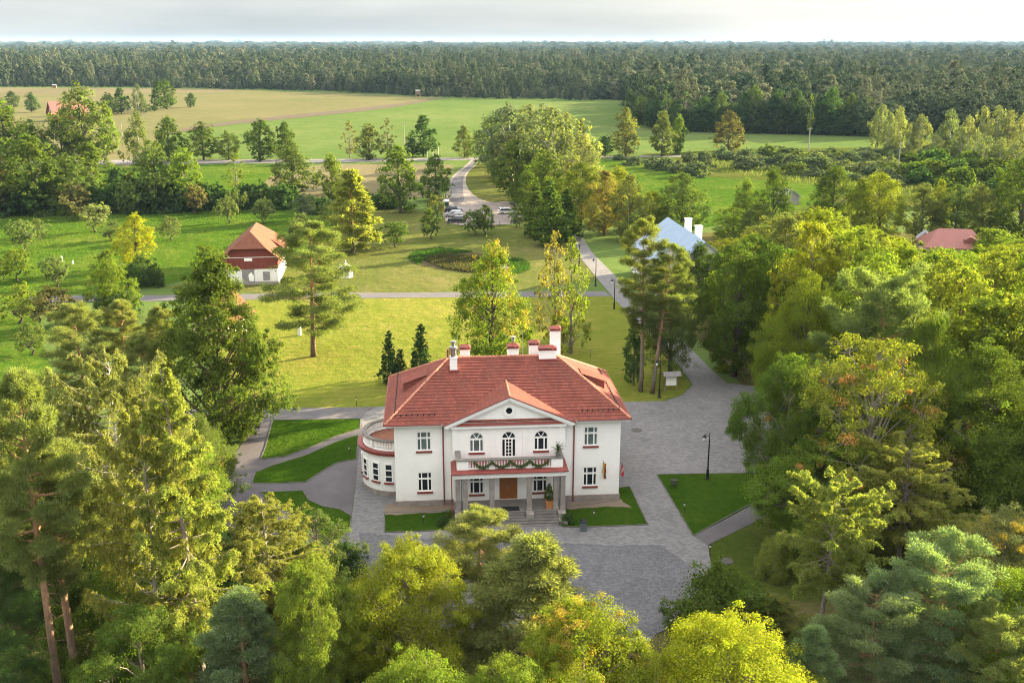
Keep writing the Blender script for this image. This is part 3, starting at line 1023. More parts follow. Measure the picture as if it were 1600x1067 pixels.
mb.add([(PX0 - 0.08, PY0 - 0.25, 4.301), (PX1 + 0.08, PY0 - 0.25, 4.301), (PX1 - 0.28, PY0 + 0.15, 4.48), (PX0 + 0.28, PY0 + 0.15, 4.48),
        (PX0 - 0.08, RY - 0.007, 4.301), (PX1 + 0.08, RY - 0.007, 4.301), (PX1 - 0.28, RY - 0.007, 4.48), (PX0 + 0.28, RY - 0.007, 4.48)],
       [(0, 1, 2, 3), (4, 0, 3, 7), (1, 5, 6, 2), (3, 2, 6, 7)])
mb.build('balcony_flashing', MAT['red_tin'], house)
mb = MB()
xb0, xb1, yb0 = -4.55, 4.42, PY0 + 0.2
posts = [(-4.55, -3.55), (-1.85, -1.35), (1.33, 1.83), (3.42, 4.42)]
for a, b in posts:
    mb.box(a, b, yb0, yb0 + 0.34, 4.45, 5.28)
for (a, b), (c2, d2) in zip(posts, posts[1:]):
    n = max(3, int((c2 - b) / 0.23))
    mb.box(b, c2, yb0 + 0.06, yb0 + 0.28, 4.45, 4.56)
    for k in range(n):
        x = b + (c2 - b) * (k + 0.5) / n
        mb.lathe([(0.05, 4.56), (0.075, 4.72), (0.05, 4.95), (0.06, 5.28)], 8, (x, yb0 + 0.17, 0))
for x in (xb0, xb1 - 0.3):
    mb.box(x, x + 0.3, yb0 + 0.342, yb0 + 0.7, 4.45, 5.28)
    for k in range(5):
        mb.lathe([(0.05, 4.5), (0.075, 4.72), (0.05, 4.95), (0.06, 5.28)], 8, (x + 0.15, yb0 + 0.85 + k * 0.26, 0))
mb.build('balustrade', MAT['white_trim'], house)
mb = MB()
mb.box(xb0 - 0.08, xb1 + 0.08, yb0 - 0.08, yb0 + 0.42, 5.282, 5.37)
for x in (xb0 - 0.08, xb1 - 0.38):
    mb.box(x, x + 0.46, yb0 + 0.422, RY - 0.15, 5.284, 5.368)
mb.build('coping', MAT['concrete'], house, bevel=0.015)
for x in (-4.16, 4.13):
    mb = MB()
    mb.tube([(x, PY0 + 0.25, 4.1), (x, PY0 + 0.25, 0.5)], 0.055, 8)
    mb.build('porch_drain', MAT['grey_metal'], house)
mb = MB()
mb.tube([(PX0 - 0.05, PY0 - 0.2, 4.2), (PX0 - 0.05, PY0 - 0.1, 3.7), (PX0 - 0.05, PY0 - 0.05, 0.2)], 0.05, 8)
mb.build('downpipe', MAT['red_tin'], house)

# round bay with its roof terrace
BC, BR = Vector((-9.8, -0.7)), 3.15


def half_ring(mb, r0, r1, z0, z1, n=40, a0=90, a1=270):
    for k in range(n):
        t, u = R(a0 + (a1 - a0) * k / n), R(a0 + (a1 - a0) * (k + 1) / n)
        pt = lambda r_, a_, z_: (BC.x + r_ * math.cos(a_), BC.y + r_ * math.sin(a_), z_)
        o1, o2, i1, i2 = pt(r1, t, z0), pt(r1, u, z0), pt(r0, t, z0), pt(r0, u, z0)
        O1, O2, I1, I2 = pt(r1, t, z1), pt(r1, u, z1), pt(r0, t, z1), pt(r0, u, z1)
        mb.add([o1, o2, i2, i1, O1, O2, I2, I1], [(0, 1, 5, 4), (4, 5, 6, 7), (2, 3, 7, 6), (3, 2, 1, 0)])


mb = MB()
half_ring(mb, 0.05, BR, 0.5, 3.95)
for a in (142, 168, 196, 222, 246):
    t = R(a)
    n_ = Vector((math.cos(t), math.sin(t), 0))
    mb.obox((BC.x + n_.x * (BR + 0.012), BC.y + n_.y * (BR + 0.012), 2.2), (-n_.y * 0.03, n_.x * 0.03, 0), n_ * 0.03, (0, 0, 1.68))
mb.build('bay_wall', MAT['white_plaster'], house)
mb = MB()
half_ring(mb, 0.05, BR + 0.1, -0.2, 0.5)
mb.build('bay_plinth', MAT['plinth'], house)
mb = MB()
half_ring(mb, BR - 0.4, BR + 0.38, 4.16, 4.26)
half_ring(mb, BR - 0.4, BR + 0.30, 3.96, 4.158)
mb.build('bay_flashing', MAT['red_tin'], house)
mb = MB()
half_ring(mb, 0.05, BR - 0.41, 4.0, 4.22)
mb.build('terrace_floor', MAT['terrace'], house)
mb = MB()
half_ring(mb, BR - 0.36, BR - 0.14, 4.262, 4.36)
nb = 60
for k in range(nb):
    a = R(92 + 176 * k / (nb - 1))
    if k % 15 in (0, 14):
        half_ring(mb, BR - 0.4, BR - 0.1, 4.362, 5.12, 3, 90.5 + 176 * k / (nb - 1), 93.5 + 176 * k / (nb - 1))
    else:
        mb.lathe([(0.05, 4.36), (0.07, 4.6), (0.05, 4.85), (0.06, 5.12)], 7, (BC.x + (BR - 0.25) * math.cos(a), BC.y + (BR - 0.25) * math.sin(a), 0))
mb.build('terrace_balustrade', MAT['white_trim'], house)
mb = MB()
half_ring(mb, BR - 0.46, BR - 0.04, 5.122, 5.22)
mb.build('terrace_coping', MAT['concrete'], house)
for a in (128, 155, 182, 209, 235, 258):
    t = R(a)
    n_ = Vector((math.cos(t), math.sin(t), 0))
    tx = Vector((-n_.y, n_.x, 0))
    ctr = Vector((BC.x, BC.y, 0)) + n_ * (BR + 0.0)
    f = MB()
    for (dx, z, hw, hh) in ((0, 3.1, 0.36, 0.05), (0, 1.42, 0.36, 0.05), (0, 2.53, 0.28, 0.055), (0, 1.93, 0.28, 0.045), (-0.32, 2.26, 0.05, 0.79), (0.32, 2.26, 0.05, 0.79)):
        f.obox(ctr + tx * dx + Vector((0, 0, z)) + n_ * 0.04, tx * hw, n_ * (0.045 if hw > 0.3 else 0.04), (0, 0, hh))
    w_ = f.build('window', MAT['white_trim'], house)
    g = MB()
    g.obox(ctr + Vector((0, 0, 2.26)) + n_ * 0.03, tx * 0.3, n_ * 0.03, (0, 0, 0.8))
    g.build('pane', MAT['glass_dark'], w_)
    s = MB()
    s.obox(ctr + Vector((0, 0, 1.29)) + n_ * 0.09, tx * 0.44, n_ * 0.1, (0, 0, 0.065))
    s.build('sill', MAT['red_tin'], w_)

# things that hang on or stand by the house
gm = MB()
rng = random.Random(3)
gx = [-3.1, -1.6, 0.0, 1.58, 3.2]
for a, b in zip(gx, gx[1:]):
    pts = []
    for k in range(13):
        t = k / 12
        pts.append((a + (b - a) * t, yb0 - 0.07 - 0.03 * rng.random(), 5.2 - 0.50 * 4 * t * (1 - t)))
    gm.tube(pts, [0.085 + 0.03 * rng.random() for _ in pts], 7)
    for p in pts:
        for _ in range(10):
            d_ = Vector((rng.uniform(-1, 1), rng.uniform(-1, 0.2), rng.uniform(-1, 1))).normalized()
            q = Vector(p) + d_ * 0.06
            gm.add([q, q + d_ * 0.13 + Vector((0.03, 0, 0)), q + d_ * 0.13 - Vector((0.03, 0, 0.02))], [(0, 1, 2)])
g_ob = gm.build('garland', MAT['garland'])
g_ob.matrix_world = HM
tag(g_ob, 'dark green fir garland hanging in swags along the balcony railing', 'garland')


def hp(x, y, z=0):
    return HM @ Vector((x, y, z))


def flat_flag(name, label, bands, x, y, z, length, out, rz):
    t = empty(name, hp(x, y, z), HROT + rz, label, 'flag')
    p = MB()
    p.tube([(0, 0, -0.35), (0, -out, 0.95)], 0.022, 6)
    p.build('pole', MAT['wood'], t)
    n = len(bands)
    for i, m in enumerate(bands):
        f = MB()
        for k in range(10):
            za, zb = 0.75 - length * k / 10, 0.75 - length * (k + 1) / 10
            ya = -out * 0.82
            for j in range(3):
                u0, u1 = (i + j / 3) / n, (i + (j + 1) / 3) / n
                wob = lambda u, z: (0.28 * u * (1 - 0.0 * z) + 0.02 * math.sin(9 * z + 7 * u), ya + 0.06 * math.sin(12 * u + 3 * z) + 0.25 * u, z - 0.25 * u)
                f.face([wob(u0, za), wob(u1, za), wob(u1, zb), wob(u0, zb)])
        f.build('stripe', m, t, smooth=True)
    return t


M_fy = mat_plain('flag_yellow', (0.65, 0.42, 0.02), 0.8)
M_fg = mat_plain('flag_green', (0.01, 0.12, 0.05), 0.8)
M_fr = mat_plain('flag_red', (0.50, 0.012, 0.02), 0.8)
M_fw = mat_plain('flag_white', (0.8, 0.78, 0.76), 0.8)
flat_flag('wall_flag', 'yellow, green and red striped flag hanging limp on the white front wall', [M_fy, M_fg, M_fr], 8.3, FY - 0.05, 3.0, 1.45, 0.45, 0)
flat_flag('wall_flag', 'red flag with a white emblem hanging at the right corner of the manor', [M_fr, M_fr, M_fw, M_fr], 9.85, FY - 0.05, 2.8, 1.1, 0.5, R(10))
pl = empty('potted_plant', hp(3.35, PY0 + 0.65, 0.60), HROT, 'small leafy bush in a square terracotta pot beside the porch columns', 'plant')
MB().add([(-.28, -.28, 0), (.28, -.28, 0), (.28, .28, 0), (-.28, .28, 0), (-.36, -.36, .75), (.36, -.36, .75), (.36, .36, .75), (-.36, .36, .75), (-.3, -.3, .72), (.3, -.3, .72), (.3, .3, .72), (-.3, .3, .72)],
         [(0, 3, 2, 1), (0, 1, 5, 4), (1, 2, 6, 5), (2, 3, 7, 6), (3, 0, 4, 7), (4, 5, 9, 8), (5, 6, 10, 9), (6, 7, 11, 10), (7, 4, 8, 11), (8, 9, 10, 11)]).build('pot', MAT['terracotta'], pl)
mt = MB()
mt.box(-0.8, 0.75, -1.0, -0.15, 0.602, 0.622)
o = mt.build('door_mat', MAT['rubber'])
o.matrix_world = HM @ Matrix.Translation((0, PY0 + 1.15, 0))
tag(o, 'black rubber mat lying on the porch in front of the oak door', 'mat')

# ------------------------------------------------------------------ trees
def np_mesh(name, V, k, mat, attrs):
    nf = len(V) // k
    me = bpy.data.meshes.new(name)
    me.vertices.add(len(V))
    me.vertices.foreach_set('co', np.ascontiguousarray(V, dtype=np.float32).ravel())
    me.loops.add(nf * k)
    me.loops.foreach_set('vertex_index', np.arange(nf * k, dtype=np.int32))
    me.polygons.add(nf)
    me.polygons.foreach_set('loop_start', np.arange(0, nf * k, k, dtype=np.int32))
    for an, data in attrs.items():
        a = me.attributes.new(an, 'FLOAT', 'FACE')
        a.data.foreach_set('value', np.ascontiguousarray(data, dtype=np.float32))
    me.materials.append(mat)
    me.update()
    return me


def unit(v):
    return v / np.maximum(np.linalg.norm(v, axis=-1, keepdims=True), 1e-9)


class Leaves:
    """collects leaf blades (four-cornered) with a tint for each leaf and each clump"""

    def __init__(self, rng):
        self.rng, self.V, self.t, self.c = rng, [], [], []

    def clumps(self, C, out, cr, per, size, up=0.40, jit=0.6, flat=0.75, droop=0.0, wide=0.62, cl=None):
        r = self.rng
        n = len(C)
        idx = np.repeat(np.arange(n), per)
        N = len(idx)
        off = r.normal(0, 1, (N, 3))
        off *= (np.abs(r.normal(0.75, 0.25, (N, 1))) / np.maximum(np.linalg.norm(off, axis=1, keepdims=True), 1e-6))
        off[:, 2] *= flat
        crr = np.broadcast_to(np.asarray(cr, float), (n,))[idx][:, None]
        P = C[idx] + off * crr
        if droop:
            P[:, 2] -= np.abs(r.normal(0, 1, N)) * droop
        nrm = unit(out[idx] * 0.5 + unit(off) * 0.4 + np.array([0, 0, up]) + r.normal(0, jit, (N, 3)) * 0.6)
        tan = r.normal(0, 1, (N, 3))
        if droop:
            tan = tan * 0.35 + np.array([0, 0, -1.0])
        tan = unit(tan - nrm * np.sum(tan * nrm, axis=1, keepdims=True))
        sd = np.cross(nrm, tan)
        a = (size * r.uniform(0.65, 1.35, (N, 1))) * 0.5
        b = a * wide
        fold = nrm * b * 0.35
        q = np.stack([P - tan * a, P + sd * b + fold, P + tan * a, P - sd * b + fold], axis=1)
        self.V.append(q.reshape(-1, 3))
        self.t.append(r.uniform(0, 1, N))
        cl = r.uniform(0, 1, n) if cl is None else cl
        self.c.append(cl[idx])

    def blades(self, P, D, ln, w, cl):
        r = self.rng
        N = len(P)
        s = unit(np.cross(D, r.normal(0, 1, (N, 3))))
        L = ln * r.uniform(0.65, 1.3, (N, 1))
        q = np.stack([P - s * w * 0.5, P + D * L * 0.45 - s * w * 0.55 , P + D * L, P + D * L * 0.4 + s * w * 0.8], axis=1)
        self.V.append(q.reshape(-1, 3))
        self.t.append(r.uniform(0, 1, N))
        self.c.append(cl)

    def mesh(self, name, mat):
        return np_mesh(name, np.concatenate(self.V), 4, mat, {'tint': np.concatenate(self.t), 'clump': np.concatenate(self.c)})


def curve(p, q, n, sag, rng, wob=0.05):
    p, q = np.asarray(p, float), np.asarray(q, float)
    L = np.linalg.norm(q - p)
    out = []
    w1 = rng.normal(0, wob * L, 3)
    for i in range(n + 1):
        t = i / n
        pt = p * (1 - t) + q * t
        pt = pt + np.array([0, 0, sag * L * 4 * t * (1 - t)]) + w1 * math.sin(PI * t)
        out.append(tuple(pt))
    return out


def trunk_path(H, top, rng, lean=0.03, n=7):
    pts, x, y = [], 0.0, 0.0
    dx, dy = rng.normal(0, lean, 2)
    for i in range(n + 1):
        pts.append((x, y, H * top * i / n))
        dx += rng.normal(0, lean * 0.5)
        dy += rng.normal(0, lean * 0.5)
        x += dx * H * top / n
        y += dy * H * top / n
    return pts


def at_path(path, z):
    for a, b in zip(path, path[1:]):
        if a[2] <= z <= b[2]:
            t = (z - a[2]) / max(b[2] - a[2], 1e-6)
            return np.array([a[0] + (b[0] - a[0]) * t, a[1] + (b[1] - a[1]) * t, z])
    return np.array(path[-1])


SHAPES = {
    'round': lambda t: max(0.0, math.sin(PI * min(1, t * 0.86 + 0.13))) ** 0.62,
    'ovoid': lambda t: max(0.0, math.sin(PI * min(1, (t * 0.93 + 0.06) ** 0.72))) ** 0.75,
    'cone': lambda t: max(0.03, (1 - t) ** 0.78 * min(1, t * 6 + 0.45)),
    'spread': lambda t: max(0.0, math.sin(PI * min(1, t * 0.72 + 0.24))) ** 0.5,
    'column': lambda t: min(1, t * 5 + 0.45) * max(0.06, (1 - t ** 3.2)) ** 0.8,
}


def lobed(seed, H, W, cb, shape, L, nclump, per, size, lobe=0.2, droop=0.0, stems=1, lean=0.03, top=0.82, flat=0.75, hollow=0.35, twigs=5, tr=0.028, wide=0.62, mat='leaf', bark='bark', crook=0.0, cr=0.42, jit=0.6, up=0.40):
    rng = np.random.default_rng(seed)
    lv = Leaves(rng)
    mb = MB()
    path = trunk_path(H, top, rng, lean)
    r0 = W * tr + H * 0.006
    if crook:
        path = [(p[0] + crook * math.sin(i * 1.3) * H * 0.06, p[1] + crook * math.cos(i * 1.7) * H * 0.05, p[2]) for i, p in enumerate(path)]
        path[0] = (0, 0, 0)
    nseg = len(path) - 1
    if stems == 1:
        mb.tube([(path[0][0], path[0][1], -0.2)] + path[1:], [r0 * 1.35] + [r0 * (1 - 0.8 * i / nseg) for i in range(1, nseg + 1)], 9)
    f = SHAPES[shape]
    ph = rng.uniform(0, 2 * PI, 4)
    CC, OO, CR, CL = [], [], [], []
    tt = np.linspace(0, 1, 41)
    cum = np.cumsum([f(a) + 0.22 for a in tt])
    cum = (cum - cum[0]) / (cum[-1] - cum[0])
    for i in range(L):
        t = float(np.interp((i + 0.5) / L, cum, tt)) + rng.normal(0, 0.02)
        t = min(max(t, 0.02), 0.985)
        az = i * 2.39996 + rng.normal(0, 0.35)
        lump = 1 + 0.19 * math.sin(2 * az + ph[0] + 3 * t) + 0.16 * math.sin(3 * az + ph[1] - 5 * t) + rng.normal(0, 0.10)
        Rr = f(t) * W / 2 * lump
        lr = lobe * 1.2 * W * rng.uniform(0.7, 1.25) * (0.85 if t > 0.9 else 1)
        rad = max(0.0, Rr - lr * 0.85) * (1 if rng.random() > 0.2 else rng.uniform(0.35, 0.8))
        z = cb * H + t * (H - cb * H - lr * 0.6)
        c0 = at_path(path, min(z, H * top)) * np.array([1, 1, 0]) + np.array([rad * math.cos(az), rad * math.sin(az), z])
        if stems == 1:
            st = at_path(path, min(H * top * 0.97, max(cb * H * 0.7, z - rad * 0.9 - 0.05 * H)))
        else:
            st = np.array([rng.normal(0, 0.06 * W), rng.normal(0, 0.06 * W), 0.0])
        mb.tube(curve(st, c0, 4, 0.06 if stems == 1 else -0.05, rng), [r0 * 0.38, r0 * 0.3, r0 * 0.22, r0 * 0.15, r0 * 0.07], 5, False)
        axis = unit(np.array([math.cos(az) * (0.35 + rad), math.sin(az) * (0.35 + rad), 0.25 + (t - 0.4) * W * 0.7]))
        D = unit(rng.normal(0, 1, (nclump, 3)) + axis * 1.0 + np.array([0, 0, 0.25]))
        rr = lr * (1 - hollow * rng.random((nclump, 1)) ** 1.6)
        shoot = rng.random((nclump, 1)) < 0.22
        rr = np.where(shoot, rr * rng.uniform(1.15, 1.6, (nclump, 1)), rr)
        P = c0 + D * rr * np.array([1, 1, 0.9])
        P[:, 2] = np.maximum(P[:, 2], 0.15 + 0.02 * H)
        CC.append(P)
        OO.append(D)
        CR.append(np.full(nclump, lr * cr) * rng.uniform(0.65, 1.2, nclump) * np.where(shoot[:, 0], 0.6, 1.0))
        CL.append(np.clip(rng.normal(rng.uniform(0.3, 0.7), 0.22, nclump), 0, 1))
        for j in range(min(twigs, nclump)):
            mb.tube(curve(c0, P[j] + D[j] * lr * 0.15, 2, 0.05, rng), [r0 * 0.09, r0 * 0.06, r0 * 0.025], 3, False)
    lv.clumps(np.concatenate(CC), np.concatenate(OO), np.concatenate(CR), per, size, up=up, jit=jit, flat=flat, droop=droop, wide=wide, cl=np.concatenate(CL))
    return mb, lv, mat, bark, H, W


def pine(seed, H, W, cb, nb, ncl, per, size, wid, bend=0.35, profile='ovoid', bark='bark_pine', thick=1.0):
    rng = np.random.default_rng(seed)
    lv, mb = Leaves(rng), MB()
    path = trunk_path(H, 0.985, rng, 0.012, 9)
    r0 = (H * 0.0145 + 0.04) * thick
    n = len(path) - 1
    mb.tube([(0, 0, -0.2)] + path[1:], [r0 * 1.25] + [max(0.025, r0 * (1 - 0.9 * (i / n) ** 1.3)) for i in range(1, n + 1)], 9)
    for _ in range(9):                                     # dead stubs below the crown
        z = rng.uniform(cb * 0.45, cb * 1.05) * H
        az = rng.uniform(0, 2 * PI)
        p = at_path(path, z)
        q = p + np.array([math.cos(az), math.sin(az), rng.uniform(-0.2, 0.3)]) * rng.uniform(0.5, 1.8)
        mb.tube(curve(p, q, 2, 0.08, rng), [0.035, 0.025, 0.01], 4, False)
    Ps, Ds, Cs = [], [], []
    f = SHAPES[profile]
    for i in range(nb):
        t = (i + 0.5) / nb
        az = i * 2.39996 + rng.normal(0, 0.4)
        ln = f(t) * W / 2 * rng.uniform(0.62, 1.15) + 0.25
        z = (cb + (1 - cb) * t * 0.97) * H
        p = at_path(path, z)
        rise = (0.05 + 0.75 * t) * ln * rng.uniform(0.6, 1.2) - 0.12 * ln * (1 - t)
        q = p + np.array([math.cos(az) * ln, math.sin(az) * ln, rise])
        cv = np.array(curve(p, q, 5, -0.10 * bend, rng, 0.06))
        rb = r0 * (0.36 - 0.22 * t)
        mb.tube([tuple(a) for a in cv], [rb, rb * 0.8, rb * 0.6, rb * 0.42, rb * 0.25, rb * 0.1], 5, False)
        k = max(3, int(ncl * (0.5 + ln / W * 1.2)))
        s = rng.uniform(0.38, 1.03, k) ** 0.8
        base = np.array([cv[min(5, int(a * 5))] * (1 - (a * 5 - int(a * 5))) + cv[min(5, int(a * 5) + 1)] * (a * 5 - int(a * 5)) for a in s])
        side = np.array([-math.sin(az), math.cos(az), 0])
        lat = rng.normal(0, 0.24, k) * ln * (0.35 + 0.75 * (1.1 - s))
        c = base + side * lat[:, None] + np.array([0, 0, 1]) * rng.normal(0.12, 0.12, k)[:, None]
        for j in range(0, k, 2):
            mb.tube([tuple(base[j] * 0.8 + p * 0.2), tuple(c[j])], [rb * 0.22, rb * 0.08], 3, False)
        cr = rng.uniform(0.34, 0.62, k) * (W / 7.0) ** 0.5
        idx = np.repeat(np.arange(k), per)
        D = rng.normal(0, 1, (len(idx), 3)) + np.array([math.cos(az) * 0.3, math.sin(az) * 0.3, 0.55])
        D = unit(D)
        P = c[idx] + D * (cr[idx] * rng.uniform(0.1, 1.0, len(idx)) ** 0.6)[:, None] * np.array([1, 1, 0.55])
        Ps.append(P)
        Ds.append(D)
        cl = np.clip(rng.normal(0.5, 0.25, k), 0, 1)
        Cs.append(cl[idx])
    lv.blades(np.concatenate(Ps), np.concatenate(Ds), size, wid, np.concatenate(Cs))
    return mb, lv, 'needle', bark, H, W


def larch(seed, H, W, cb, nb, nsp, per, size, wid, profile='cone', hang=0.9, bark='bark', up=0.12):
    """straight grey trunk, long level boughs hung with feathery drooping sprays"""
    rng = np.random.default_rng(seed)
    lv, mb = Leaves(rng), MB()
    path = trunk_path(H, 0.99, rng, 0.012, 9)
    r0 = H * 0.0115 + 0.04
    n = len(path) - 1
    mb.tube([(0, 0, -0.2)] + path[1:], [r0 * 1.3] + [max(0.02, r0 * (1 - 0.93 * i / n)) for i in range(1, n + 1)], 9)
    f = SHAPES[profile]
    Ps, Ds, Cs = [], [], []
    for i in range(nb):
        t = (i + 0.5) / nb
        az = i * 2.39996 + rng.normal(0, 0.5)
        ln = f(t) * W / 2 * rng.uniform(0.55, 1.2) + 0.2
        p = at_path(path, (cb + (1 - cb) * t * 0.985) * H)
        q = p + np.array([math.cos(az) * ln, math.sin(az) * ln, ln * (up + 0.45 * t) * rng.uniform(0.3, 1.3) - 0.1 * ln * (1 - t)])
        cv = np.array(curve(p, q, 5, -0.07, rng, 0.05))
        rb = r0 * (0.26 - 0.18 * t)
        mb.tube([tuple(a) for a in cv], [rb, rb * 0.8, rb * 0.6, rb * 0.45, rb * 0.3, rb * 0.12], 4, False)
        k = max(4, int(nsp * (0.35 + ln / (W / 2) * 0.8)))
        s = rng.uniform(0.15, 1.02, k) ** 0.75
        base = np.array([cv[min(5, int(a * 5))] * (1 - (a * 5 - int(a * 5))) + cv[min(5, int(a * 5) + 1)] * (a * 5 - int(a * 5)) for a in s])
        side = np.array([-math.sin(az), math.cos(az), 0.0])
        fw = np.array([math.cos(az), math.sin(az), 0.0])
        sl = rng.uniform(0.35, 1.0, k) * hang * (0.45 + 0.55 * (1 - t))
        dr = unit(side * rng.normal(0, 0.9, k)[:, None] + fw * rng.uniform(0.0, 0.8, k)[:, None] + np.array([0, 0, -1.0]) * rng.uniform(0.0, 1.2, k)[:, None])
        idx = np.repeat(np.arange(k), per)
        u = rng.uniform(0, 1, len(idx))[:, None]
        P = base[idx] + dr[idx] * u * sl[idx][:, None] + np.array([0, 0, -0.35]) * (u ** 2) * sl[idx][:, None] + rng.normal(0, 0.05, (len(idx), 3))
        D = unit(dr[idx] * 0.8 + rng.normal(0, 0.6, (len(idx), 3)) + np.array([0, 0, 0.1]))
        Ps.append(P)
        Ds.append(D)
        cl = np.clip(rng.normal(0.5, 0.25, k), 0, 1)
        Cs.append(cl[idx])
    lv.blades(np.concatenate(Ps), np.concatenate(Ds), size, wid, np.concatenate(Cs))
    return mb, lv, 'needle', bark, H, W


def conifer(seed, H, W, nl, ncl, per, size, cb=0.04):
    return lobed(seed, H, W, cb, 'cone', nl, ncl, per, size, lobe=0.16, top=0.95, flat=0.6, hollow=0.5, twigs=0, tr=0.022, wide=0.45)


